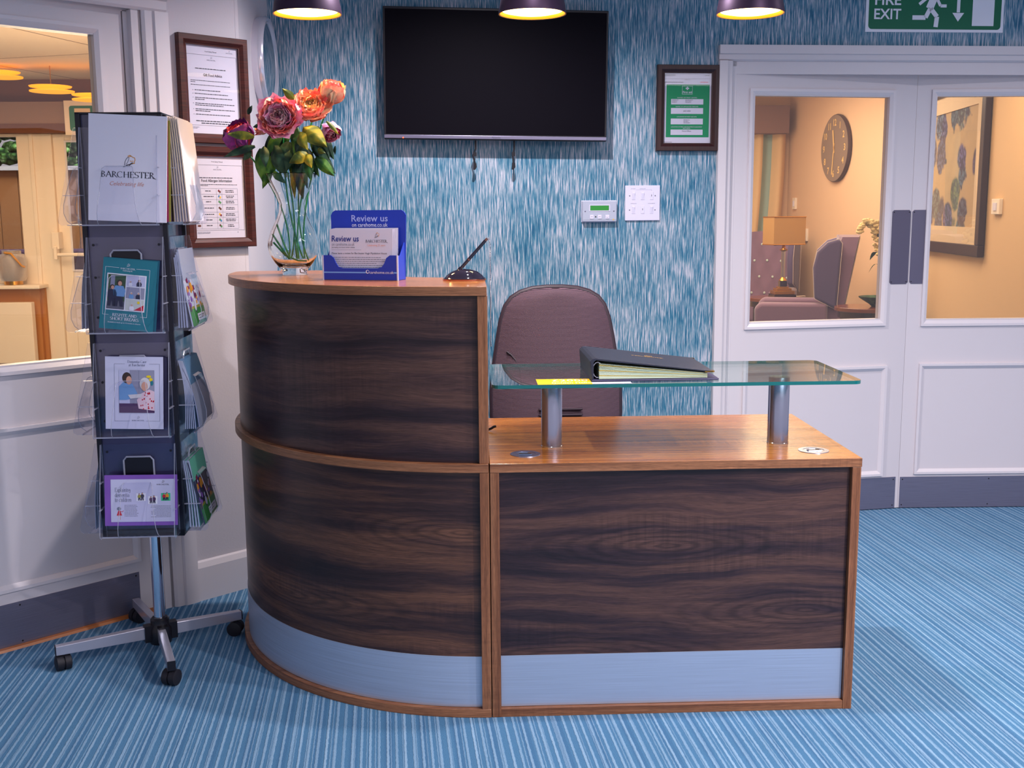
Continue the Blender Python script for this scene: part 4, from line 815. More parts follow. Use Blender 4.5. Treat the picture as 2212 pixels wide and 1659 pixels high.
def holder(face, zb, full=True):
    r = {'front': 0, 'right': R(90), 'left': R(-90)}[face]
    T = Matrix.Rotation(r, 4, 'Z') @ Matrix.Translation((0, -HB, zb))
    m = MB(); m.T = T
    prof = [(0, .285), (0, 0), (-.062, 0), (-.070, .006), (-.072, .015), (-.010, .285)]
    for x in (-HW, HW-.0025): m.prism(prof, 'x', x, x+.0025, 0, 1)
    m.box(-HW, HW, -.0035, -.001, 0, .285, 0)
    m.box(-HW, HW, -.045, 0, 0, .003, 0)
    # curved retaining tongue
    tp = [(-.045, .0), (-.062, .012), (-.072, .035), (-.072, .06), (-.062, .10), (-.046, .150), (-.040, .166), (-.030, .172)]
    ww = [.062, .060, .057, .054, .049, .046, .044, .038]
    m.add([(sg*w_, y, z) for (y, z), w_ in zip(tp, ww) for sg in (-1, 1)], [(2*k, 2*k+1, 2*k+3, 2*k+2) for k in range(len(tp)-1)], 0)
    h = m.build('pocket', ['acrylic', 'acrylic_edge'], rack)
    m = MB(); m.T = T
    m.tube([(-w_, y, z) for (y, z), w_ in zip(tp, ww)]+[(w_, y, z) for (y, z), w_ in zip(tp[::-1], ww[::-1])], .0011, 5)
    if full: m.tube([(-.045, -.006, .17), (-.045, -.008, .235), (-.036, -.009, .246), (.036, -.009, .246), (.045, -.008, .235), (.045, -.006, .17)], .0028, 6)
    for x in (-HW, HW):
        for z in (.088, .168): m.box(x-.003, x+.003, -(.285-z)*.262, -.002, z-.0012, z+.0012)
    m.box(-HW, HW, -.046, -.043, -.001, .003)
    m.build('pocket_edging', 'acrylic_edge', h)
    if face == 'front' and full:
        m = MB(); m.T = T
        for x in (-.094, .098):
            for z in (.262, .165, .045): m.disc(x, z, .004, .004, -.0046, 0, 10)
        m.build('fixing_hole', 'rack_dark', h)
        m = MB(); m.T = T; m.prism([(-.043, .12), (.043, .12), (.043, .232), (.034, .243), (-.034, .243), (-.043, .232)], 'y', -.0050, -.0045); m.build('hand_hole', 'rack_dark', h)
for i, z in enumerate(TIERS):
    for f in ('front', 'right', 'left'): holder(f, z, i > 0)
m = MB()
for f in range(4):
    m.T = Matrix.Rotation(R(90*f), 4, 'Z'); m.box(-.111, .111, -HB+.012, -HB+.016, RZ0+.022, RZ1-.006)
m.build('face_panel', 'rack_panel', rack)
def rk(face, x, out, z):                          # rack-face coordinates -> world location, heading
    r = {'front': 0, 'right': R(90), 'left': R(-90)}[face]+RA
    v = Matrix.Rotation(RA, 4, 'Z') @ Matrix.Rotation(r-RA, 4, 'Z') @ Vector((x, -HB-out, z)); return (RX+v.x, RY+v.y, z), r
def booklet(name, label, cat, face, x, out, z, w, h, t, paper, edge=None, tilt=0, lean=-3, group=None, art=None, curl=0):
    loc, r = rk(face, x, out, z)
    o = thing(name, label, cat, loc, r, group, (0, 0, 0)); o.rotation_euler = (Matrix.Rotation(r, 4, 'Z') @ Matrix.Rotation(R(lean), 4, 'X') @ Matrix.Rotation(tilt, 4, 'Y')).to_euler()
    m = MB()
    if curl:
        n = 8; P = [(-curl*math.sin(math.pi*k/n)*(.6+.4*k/n), h*k/n) for k in range(n+1)]
        m.prism(P+[(y-t, zz) for y, zz in P[::-1]], 'x', -w/2, w/2, 1, 0)
    else: m.box(-w/2, w/2, -t, 0, 0, h, 0)
    p = m.build('sheet', [paper, edge or paper], o)
    if art: m = MB(); art(m, w, h, -t-.0006); m.build('printing', PALN, p)
    return o
def person(m, x, z, s, y, top, hair, legs=None):  # tiny printed figure
    if legs is not None: m.poly([(x-.20*s, z), (x-.04*s, z), (x, z+.3*s), (x+.06*s, z), (x+.2*s, z), (x+.16*s, z+.5*s), (x-.16*s, z+.5*s)], y, legs)
    zb = z+(.42*s if legs is not None else 0)
    m.poly([(x-.22*s, zb), (x+.22*s, zb), (x+.26*s, zb+.25*s), (x+.16*s, zb+.44*s), (x-.16*s, zb+.44*s), (x-.26*s, zb+.25*s)], y-.0002, top)
    m.disc(x, zb+.56*s, .115*s, .13*s, y-.0004, hair, 12); m.disc(x+.02*s, zb+.535*s, .08*s, .10*s, y-.0006, PAL['skin'], 12)
def art_folder(m, w, h, y):
    brand(m, .0, .128, .155, y, PAL['ink'], PAL['orange']); m.text('Celebrating life', -.002, .104, .017, y, PAL['peach'], 'C', .098, .35)
def art_flowers(m, w, h, y):
    p = PAL; r = random.Random(8); m.rect(-w/2, w/2, 0, h*.30, y, p['olive']); m.rect(-w/2, w/2, 0, h*.26, y-.0003, p['green'])
    for k in range(34): m.disc(r.uniform(-w*.45, w*.45), r.uniform(h*.2, h*.72), r.uniform(.006, .016), r.uniform(.006, .014), y-.0005-.00001*k, p[('plum', 'purple', 'orange', 'lilac', 'magenta')[k % 5]], 9)
    m.rect(-w*.1, w*.42, h*.06, h*.17, y-.002, p['white']); m.lines(-w*.05, w*.36, h*.13, 2, .008, .003, y-.0023, p['grey'])
def art_respite(m, w, h, y):
    X_ = lambda f: -w/2+w*f; Z = lambda f: h*(1-f); p = PAL
    m.line([(X_(.30), Z(.13)), (X_(.05), Z(.13)), (X_(.05), Z(.80)), (X_(.16), Z(.80))], .0008, y, p['white']); m.line([(X_(.62), Z(.13)), (X_(.87), Z(.13)), (X_(.87), Z(.80)), (X_(.75), Z(.80))], .0008, y, p['white'])
    brand(m, X_(.46), Z(.148), .042, y, p['white']); m.text('Celebrating life', X_(.46), Z(.175), .0055, y, p['white'], 'C', .028)
    m.rect(X_(.09), X_(.82), Z(.73), Z(.215), y, p['white']); y -= .0003
    m.rect(X_(.11), X_(.44), Z(.715), Z(.23), y, p['leaf']); m.rect(X_(.11), X_(.44), Z(.715), Z(.60), y-.0002, p['road']); m.rect(X_(.16), X_(.24), Z(.6), Z(.24), y-.0002, p['wall'])
    person(m, X_(.20), Z(.675), .058, y-.0006, p['navy'], p['hair'], p['navy']); person(m, X_(.33), Z(.675), .072, y-.0006, p['blue'], p['hair'], p['navy'])
    m.rect(X_(.46), X_(.80), Z(.375), Z(.23), y, p['lilac']); m.rect(X_(.46), X_(.80), Z(.55), Z(.39), y, p['wall']); m.rect(X_(.46), X_(.80), Z(.715), Z(.56), y, p['apron'])
    person(m, X_(.53), Z(.372), .022, y-.0004, p['white'], p['silver']); person(m, X_(.69), Z(.372), .030, y-.0004, p['navy'], p['hair']); person(m, X_(.56), Z(.548), .028, y-.0004, p['blue'], p['silver']); person(m, X_(.69), Z(.548), .029, y-.0004, p['navy'], p['silver'])
    person(m, X_(.58), Z(.713), .028, y-.0004, p['white'], p['silver']); m.poly([(X_(.62), Z(.713)), (X_(.80), Z(.713)), (X_(.80), Z(.63))], y-.0004, p['red']); m.disc(X_(.70), Z(.60), .004, .004, y-.0004, p['yellow'])
    m.serif('RESPITE AND', X_(.46), Z(.815), .0085, y, p['white'], 'C', .072); m.serif('SHORT BREAKS', X_(.46), Z(.868), .0085, y, p['white'], 'C', .084); m.text('Available to book up to 12 months in advance', X_(.46), Z(.91), .0052, y, p['white'], 'C', .096)
def art_dementia(m, w, h, y):
    X_ = lambda f: -w/2+w*f; Z = lambda f: h*(1-f); p = PAL
    m.line([(X_(.34), Z(.10)), (X_(.16), Z(.10)), (X_(.16), Z(.89)), (X_(.42), Z(.89))], .0007, y, p['grey']); m.line([(X_(.76), Z(.10)), (X_(.94), Z(.10)), (X_(.94), Z(.89)), (X_(.70), Z(.89))], .0007, y, p['grey'])
    m.serif('Dementia Care', X_(.55), Z(.085), .0075, y, p['grey'], 'C', .056); m.serif('at Barchester', X_(.55), Z(.13), .0075, y, p['grey'], 'C', .050)
    a, b, c, d = X_(.24), X_(.85), Z(.775), Z(.185); m.rect(a, b, c, d, y, p['wall']); y -= .0003
    W_ = b-a; Hh = d-c; P = lambda u, v: (a+W_*u, c+Hh*v)
    m.rect(a, a+W_*.3, c, d, y, p['lilac']); m.line([P(.56, .45), P(.56, 1)], .0006, y, p['grey']); m.rect(a, b, c, c+Hh*.22, y-.0002, p['plum'])
    m.poly([P(0, .3), P(0, .62), P(.12, .72), P(.38, .68), P(.52, .45), P(.45, .35), P(.2, .3)], y-.0004, p['blue']); m.disc(*P(.22, .82), W_*.13, Hh*.13, y-.0005, p['hair']); m.disc(*P(.28, .76), W_*.08, Hh*.10, y-.0006, p['skin'])
    m.poly([P(.55, .1), P(1, .05), P(1, .5), P(.85, .55), P(.62, .45), P(.5, .3)], y-.0005, p['pinkish']); m.disc(*P(.73, .68), W_*.15, Hh*.15, y-.0006, p['silver']); m.disc(*P(.72, .62), W_*.09, Hh*.11, y-.0008, p['skin'])
    r_ = random.Random(3)
    for k in range(26): u, v = .56+r_.random()*.42, .08+r_.random()*.42; m.disc(*P(u, v), W_*.018, Hh*.018, y-.0009, p['red'], 8)
    m.poly([P(.25, .42), P(.65, .45), P(.62, .36), P(.32, .33)], y-.001, p['silver']); m.disc(*P(.84, .85), W_*.07, Hh*.03, y-.0004, p['yellow']); m.disc(*P(.9, .78), W_*.05, Hh*.04, y-.0004, p['yellow']); m.disc(*P(.93, .7), W_*.04, Hh*.06, y-.0004, p['teal'])
    y += .0003; brand(m, X_(.56), Z(.89), .036, y, p['grey'])
def art_children(m, w, h, y):
    X_ = lambda f: -w/2+w*f; Z = lambda f: h*(1-f); p = PAL
    m.rect(X_(.085), X_(.965), Z(.925), Z(.085), y, p['lilac']); y -= .0003
    m.serif('Explaining', X_(.14), Z(.33), .0125, y, p['grey'], 'L', .047); m.serif('dementia', X_(.14), Z(.43), .0125, y, p['grey'], 'L', .044); m.serif('to children', X_(.14), Z(.525), .0125, y, p['grey'], 'L', .050)
    brand(m, X_(.80), Z(.205), .036, y, p['ink'])
    x, z = X_(.20), Z(.88)                        # little figure in a red dress
    m.line([(x-.003, z), (x-.003, z+.014)], .0008, y, p['orange']); m.line([(x+.003, z), (x+.003, z+.014)], .0008, y, p['orange']); m.poly([(x-.008, z+.013), (x+.008, z+.013), (x+.003, z+.028), (x-.003, z+.028)], y, p['red']); m.line([(x+.002, z+.026), (x+.010, z+.024), (x+.012, z+.029)], .0014, y, p['red']); m.disc(x-.001, z+.034, .0065, .0055, y, p['grey'], 12)
    for x_, z_, c1, c2 in ((.50, .44, 'olive', 'navy'), (.66, .50, 'plum', 'plum'), (.84, .44, 'mint', 'orange')):
        a, b = X_(x_), Z(z_); m.rect(a-.014, a+.014, b-.012, b+.012, y, p['mint'] if c1 == 'mint' else p['white']); person(m, a-.005, b-.010, .020, y-.0003, p[c1 if c1 != 'mint' else 'red'], p['navy'], p['navy']); person(m, a+.004, b-.010, .022, y-.0003, p[c2], p['navy'], p['navy'])
    m.lines(X_(.27), X_(.49), Z(.60), 9, .0042, .0013, y, p['grey'], rag=.25, seed=2); m.lines(X_(.62), X_(.91), Z(.62), 9, .0042, .0013, y, p['grey'], rag=.3, seed=4, align='R')
mat('folder_white', (238, 234, 246), .45); mat('cream_edge', (236, 212, 184), .6); mat('sheet_grey', (170, 178, 202), .55); mat('sheet_blue', (96, 138, 176), .55); mat('sheet_mint', (110, 200, 170), .55)
mat('sheet_navy', (44, 40, 70), .5); mat('sheet_green', (120, 170, 60), .5); mat('sheet_pale', (200, 208, 226), .5)
# front pockets
booklet('presentation_folder', 'large white folder with the company wordmark in the top front pocket of the rack', 'folder', 'front', .018, .030, 1.404, .226, .310, .003, 'folder_white', 'cream_edge', .045, -4, art=art_folder)
for k, (c, l) in enumerate((('print_magenta', 'thin magenta leaflet edge behind the large white folder in the rack'), ('print_olive', 'thin olive leaflet edge behind the large white folder in the rack'))):
    booklet('leaflet', l, 'leaflet', 'front', .024+.005*k, .020-.006*k, 1.405, .222, .296, .002, c, None, .03, -3.2)
booklet('respite_booklet', 'teal respite and short breaks booklet in the second front pocket of the rack', 'booklet', 'front', -.006, .034, 1.082, .158, .212, .002, 'print_teal', None, .105, -5, art=art_respite)
booklet('booklet', 'teal booklet edge peeping out right behind the respite and short breaks booklet', 'booklet', 'front', .002, .028, 1.083, .158, .212, .002, 'print_teal_d', 'paper', .09, -4.5)
booklet('dementia_booklet', 'white dementia care booklet with a photograph in the third front pocket of the rack', 'booklet', 'front', .002, .034, .780, .172, .220, .002, 'paper_lilac', None, .028, -5, art=art_dementia)
booklet('booklet', 'dark booklet behind the white dementia care booklet', 'booklet', 'front', .022, .022, .782, .150, .214, .003, 'sheet_navy', None, .03, -4)
booklet('children_booklet', 'purple bordered landscape booklet in the bottom front pocket of the rack', 'booklet', 'front', .008, .046, .480, .219, .156, .002, 'print_purple', None, .012, -7, art=art_children)
# right-hand pockets
for k in range(6): booklet('presentation_folder', 'white folder seen edge-on in the stack of the top right pocket of the rack', 'folder', 'right', .0, .016+.0085*k, 1.402, .205, .312-.004*(k % 3), .0035, 'folder_white', 'cream_edge', 0, -1.5-k*.5, 'white folders in the top right pocket', curl=.002)
booklet('leaflet', 'purple leaflet behind the white folders in the top right pocket of the rack', 'leaflet', 'right', -.01, .006, 1.402, .205, .27, .003, 'print_plum', None, 0, -1)
for k in range(4): booklet('leaflet', 'grey leaflet seen edge-on in the second right pocket of the rack', 'leaflet', 'right', .0, .010+.008*k, 1.080, .195, .215+.008*k, .004, 'sheet_grey', None, 0, -1-k, 'grey leaflets in the second right pocket', curl=.004)
booklet('booklet', 'white booklet with green and purple flowers on its cover in the second right pocket', 'booklet', 'right', .0, .052, 1.082, .195, .200, .004, 'sheet_pale', 'sheet_pale', 0, -10, art=art_flowers)
for k in range(6): booklet('booklet', 'pale blue booklet seen edge-on in the third right pocket of the rack', 'booklet', 'right', .0, .014+.006*k, .765, .20, .215, .003, 'sheet_blue', 'sheet_pale', 0, -3-k, 'pale blue booklets in the third right pocket', curl=.012)
booklet('leaflet', 'silvery leaflet bulging out in the third right pocket of the rack', 'leaflet', 'right', .0, .056, .770, .20, .190, .003, 'sheet_grey', None, 0, -13, curl=.012)
for k in range(4): booklet('booklet', 'mint green booklet seen edge-on in the bottom right pocket of the rack', 'booklet', 'right', .0, .012+.009*k, .450, .20, .215, .004, 'sheet_mint' if k % 2 else 'sheet_pale', 'sheet_pale', 0, -3-k, 'mint booklets in the bottom right pocket', curl=.004)
booklet('booklet', 'dark flower-covered booklet bulging out in the bottom right pocket of the rack', 'booklet', 'right', .0, .056, .457, .20, .205, .004, 'sheet_navy', 'sheet_mint', 0, -12, art=art_flowers)
# left-hand pockets
for k in range(3): booklet('leaflet', 'pale leaflet in the second left pocket of the rack', 'leaflet', 'left', .0, .008+.010*k, 1.080, .195, .205, .0015, 'sheet_pale', None, 0, -2-2*k, 'pale leaflets in the second left pocket', curl=.006)
for k in range(3): booklet('leaflet', 'pale leaflet in the bottom left pocket of the rack', 'leaflet', 'left', .0, .008+.010*k, .450, .195, .215, .0015, 'sheet_pale', None, 0, -2-2*k, 'pale leaflets in the bottom left pocket', curl=.008)
# ------------------------------------------------------------------ vase of peonies
VX, VY = -.615, .66
def vase_glass():
    m = bpy.data.materials.new('vase_glass'); m.use_nodes = True; g = G(m); b = g.b
    b.inputs['Base Color'].default_value = (.95, .985, .99, 1); b.inputs['Roughness'].default_value = 0; b.inputs['Transmission Weight'].default_value = 1; b.inputs['IOR'].default_value = 1.42
    MATS['vase_glass'] = m
vase_glass()
t = thing('glass_vase', 'clear waisted glass vase holding peonies on the high counter', 'vase', (VX, VY, H2+.0003))
PRV = [(.322, .083), (.305, .076), (.285, .066), (.26, .053), (.228, .0415), (.20, .044), (.17, .056), (.14, .071), (.11, .081), (.09, .0825), (.065, .077), (.04, .062), (.022, .047), (.010, .040), (.0, .040)]
m = MB(); out = [(r, z) for z, r in PRV]; inn = [(max(r-.0042, 0), z) for z, r in PRV if z >= .04][::-1]
m.lathe([(0, 0)]+out[::-1]+[(.081, .3235)]+[(0, .034), (.035, .034)][:0]+inn[::-1]+[(.040, .030), (0, .028)], 64, sy=.8); m.build('vessel', 'vase_glass', t, smooth=60)
def petalmat(name, a, b):
    m = mat(name, a, .6, sheen=.1); g = G(m); n = g.noise(g.coord('Object'), 38, 4, .8); g.col(g.ramp(n, [(.36, b), (.6, a)]))
    g.b.inputs['Subsurface Weight'].default_value = .75; g.b.inputs['Subsurface Radius'].default_value = (.03, .015, .015); g.b.inputs['Subsurface Scale'].default_value = .6
petalmat('petal_pink', (255, 194, 218), (238, 130, 172)); petalmat('petal_coral', (255, 164, 140), (240, 104, 104)); petalmat('petal_peach', (255, 196, 150), (250, 136, 104)); petalmat('petal_rose', (236, 110, 150), (200, 50, 100))
petalmat('petal_purple', (138, 30, 128), (84, 18, 92)); petalmat('petal_lamplit', (226, 46, 56), (176, 20, 60)); petalmat('petal_blush', (255, 214, 214), (250, 170, 176)); petalmat('petal_cream', (252, 206, 130), (248, 150, 96))  # the red is warm lamplight painted onto the purple bloom's inner petals
def leafmat(name, a, b, c):
    m = mat(name, a, .55, spec=.3); g = G(m); n = g.noise(g.coord('Object'), 22, 3, .6); g.col(g.ramp(n, [(.35, c), (.5, a), (.62, b)]))
leafmat('leaf_green', (44, 92, 34), (84, 124, 40), (24, 58, 34)); leafmat('leaf_dark', (30, 62, 44), (58, 90, 62), (16, 38, 30)); leafmat('leaf_olive', (110, 116, 34), (176, 150, 36), (52, 70, 28)); mat('stem_green', (24, 128, 60), .4)
def bloom(m, c, N, layers, Rb, seed):
    r = random.Random(seed); N = Vector(N).normalized(); E = N.cross(Vector((.2, .9, .3))).normalized(); F = N.cross(E)
    for (cnt, ln, wd, a0, a1, cup, ruf, mi, off) in layers:
        for k in range(cnt):
            th = 2*math.pi*(k+off)/cnt+r.uniform(-.16, .16); er = E*math.cos(th)+F*math.sin(th); tg = N.cross(er)
            l = ln*Rb*r.uniform(.9, 1.08); w_ = wd*Rb*r.uniform(.9, 1.1); p0, p1 = R(a0+r.uniform(-6, 6)), R(a1+r.uniform(-9, 9)); s1, s2, s3 = r.uniform(0, 6), r.uniform(2.5, 4.5), r.uniform(5, 8)
            nv = 7; rho, hh = [.03*Rb], [0.0]
            for j in range(nv): ph = p0+(p1-p0)*(j+.5)/nv; rho.append(rho[-1]+math.sin(ph)*l/nv); hh.append(hh[-1]+math.cos(ph)*l/nv)
            def fn(u, v, rho=rho, hh=hh):
                j = min(int(v*nv), nv-1); f = v*nv-j; a = u*2-1; ro = rho[j]*(1-f)+rho[j+1]*f; h = hh[j]*(1-f)+hh[j+1]*f
                wid = w_*(.30+.70*math.sin(math.pi*.5*min(1, v*1.45)))
                rf = ruf*Rb*v*v*(math.sin(a*s2+s1)+.6*math.sin(a*s3*1.7+s1*2))*.5; ed = 1-.22*abs(a)**3.5*v-.07*abs(math.sin(a*s3*1.3+s1))*v*v
                return c+er*(ro*ed-cup*Rb*a*a*(.3+.7*v)+rf)+N*(h*ed+rf*.5)+tg*(a*wid)
            m.grid(fn, 12, nv, mi)
OPEN = [(9, 1.02, .52, 80, 34, .09, .13, 0, 0), (9, .97, .48, 70, 16, .11, .12, 1, .5), (9, .88, .42, 60, 0, .12, .12, 0, .2), (10, .76, .28, 52, -16, .12, .12, 2, .6), (11, .66, .21, 46, -22, .11, .13, 3, .1), (11, .54, .17, 38, -26, .1, .14, 0, .4), (10, .44, .14, 30, -24, .09, .14, 3, .3), (8, .36, .12, 20, -14, .08, .14, 0, 0), (5, .30, .12, 10, -6, .06, .1, 2, 0)]
CUP = [(6, 1.30, .62, 62, -18, .20, .05, 0, 0), (6, 1.22, .56, 50, -26, .22, .06, 1, .5), (6, 1.12, .46, 38, -24, .2, .08, 2, .2), (6, .98, .36, 26, -20, .16, .08, 1, .6), (5, .86, .25, 14, -12, .1, .1, 3, .1)]
BL = [  # centre (dx, dy, z), facing, radius, layers, materials, stem foot, label
 ((-.020, -.052, .490), (.02, -1, .22), .084, OPEN, ('petal_pink', 'petal_coral', 'petal_blush', 'petal_blush'), (.030, 0, .050), 'large open pink peony at the front centre of the bouquet', 1),
 ((.070, -.008, .524), (.06, -.80, .60), .077, OPEN, ('petal_peach', 'petal_coral', 'petal_cream', 'petal_cream'), (.046, .01, .042), 'open orange peony right behind the large pink one', 2),
 ((.138, .012, .584), (.30, -.36, .88), .064, CUP, ('petal_peach', 'petal_coral', 'petal_blush', 'petal_cream'), (.017, -.01, .050), 'cup-shaped peach peony, topmost in the bouquet', 3),
 ((-.163, -.01, .446), (-.30, -.50, .80), .076, CUP, ('petal_purple', 'petal_lamplit', 'petal_lamplit', 'petal_purple'), (-.015, 0, .048), 'purple half-closed peony, inner petals coloured red for warm lamplight, on the far left of the bouquet', 4),
 ((.134, -.022, .450), (.30, -.62, -.40), .050, CUP, ('petal_pink', 'petal_rose', 'petal_blush', 'petal_pink'), (.036, -.01, .052), 'small pink peony bud low on the right of the bouquet', 5),
 ((-.074, .020, .470), (-.55, -.35, .55), .048, OPEN, ('petal_coral', 'petal_peach', 'petal_rose', 'petal_coral'), (-.010, .01, .052), 'coral peony mostly hidden behind the large pink one', 6)]
LEAVES = [(-.098, .435, -.183, .443, .026, 'y', 3), (-.103, .408, -.203, .375, .024, 'd', 3), (-.125, .396, -.151, .365, .021, 'd', 3), (-.095, .403, -.09, .298, .036, 'g', 3), (-.076, .408, -.067, .342, .029, 'd', 5), (-.048, .41, -.014, .309, .048, 'd', 0), (-.002, .423, -.025, .35, .045, 'd', 0), (.055, .463, .129, .402, .055, 'y', 1), (.043, .448, .068, .393, .038, 'y', 1), (.022, .436, .025, .414, .017, 'g', 0), (.066, .382, .009, .353, .036, 'y', 1), (.063, .382, .078, .338, .029, 'y', 1), (.084, .373, .142, .313, .036, 'g', 4), (.096, .395, .123, .382, .019, 'y', 4), (-.12, .505, -.105, .532, .014, 'd', 5), (-.088, .509, -.072, .547, .019, 'g', 5), (.031, .547, -.001, .577, .024, 'y', 1), (.057, .522, .065, .486, .014, 'd', 1), (-.078, .471, -.106, .466, .014, 'd', 5), (-.068, .335, -.014, .291, .021, 'g', 0), (.027, .327, .035, .242, .029, 'g', 2), (.007, .357, .01, .243, .021, 'y', 2), (.129, .481, .165, .438, .014, 'y', 4), (.143, .409, .141, .381, .01, 'd', 4), (.019, .418, .039, .35, .036, 'd', 2), (.048, .414, .027, .341, .036, 'd', 2), (.002, .403, -.008, .328, .029, 'd', 2), (.076, .418, .098, .368, .026, 'd', 4), (.063, .368, .072, .3, .029, 'g', 4)]
_r = random.Random(12)
for k in range(34):
    x = _r.uniform(-.085, .13); z = _r.uniform(.38, .48); LEAVES.append((x*.7+.008, z, x*1.15+_r.uniform(-.02, .02), z-_r.uniform(.06, .11), _r.uniform(.024, .036), 'dgd'[k % 3], k % 6))
for i, (c, N, rb, lay, mats, foot, lab, sd) in enumerate(BL):
    t = thing('peony', lab+' in the glass vase', 'flower', (VX+foot[0], VY+foot[1], H2+foot[2]), 0, 'peonies in the glass vase')
    o_ = Vector((-foot[0], -foot[1], -foot[2])); m = MB(); C_ = Vector(c)+o_; Nn = Vector(N).normalized()
    bloom(m, C_-Nn*rb*(.25 if lay is OPEN else .7), N, lay, rb, sd); m.build('bloom', list(mats), t, smooth=180)
    m = MB(); b0 = C_-Nn*rb*.8; nk = Vector((.012*(i-2.5), .004*(i % 3-1), .215))+o_
    pts = []
    for k in range(13):
        f = k/12; a = Vector((0, 0, 0)).lerp(nk, f); b = nk.lerp(b0, f); pts.append(a.lerp(b, f))
    m.tube(pts, .0026, 8); m.build('stem', 'stem_green', t, smooth=60)
    for j, (x0, z0, x1, z1, w_, kd, own) in enumerate(LEAVES):
        if own != i: continue
        r = random.Random(j); y0 = -.030+r.uniform(-.02, .035) if kd != 'y' else -.075; y1 = y0+r.uniform(-.035, .01)
        if j >= 29: y0 = _r.uniform(-.01, .04); y1 = y0+_r.uniform(-.03, .03)
        if z1 < .30: y0, y1 = .0, -.01+r.uniform(-.01, .01)
        A0 = Vector((x0, y0, z0))+o_; B0 = Vector((x1, y1, z1))+o_; d = B0-A0; sd_ = d.cross(Vector((r.uniform(-.5, .5), 1, r.uniform(-.3, .3)))).normalized()*w_*.55; nn = sd_.cross(d).normalized()*w_
        m = MB(); m.grid(lambda u, v: A0+d*v+sd_*((u*2-1)*math.sin(math.pi*min(1, .06+v*.94))**.85*(1.15-.45*v))+nn*(.22*abs(u*2-1)-.35*math.sin(v*3)), 6, 10)
        m.build('leaf', {'y': 'leaf_olive', 'g': 'leaf_green', 'd': 'leaf_dark'}[kd], t, smooth=180)
for k, pts in enumerate([[(-.049, .162), (-.029, .1), (-.01, .054)], [(-.067, .132), (-.041, .091), (-.015, .05)], [(-.066, .105), (-.028, .063), (.012, .042), (.040, .041)], [(.004, .114), (.005, .081), (.008, .049)]]):
    t = thing('cut_stem', ['longest loose green stem leaning left inside the vase', 'second loose green stem leaning left inside the vase', 'lowest loose green stem curving along the bottom of the vase', 'short upright loose green stem inside the vase'][k], 'flower stem', (VX+pts[-1][0], VY, H2+pts[-1][1]))
    m = MB(); m.tube([(a-pts[-1][0], (k-1.5)*.008, b-pts[-1][1]) for a, b in pts], .0032, 8)
    for f in (.3, .6): m.ball(((pts[0][0]*(1-f)+pts[-1][0]*f)-pts[-1][0], (k-1.5)*.008, (pts[0][1]*(1-f)+pts[-1][1]*f)-pts[-1][1]), .0015, 6, 4)
    m.build('stem', 'stem_green', t, smooth=60)
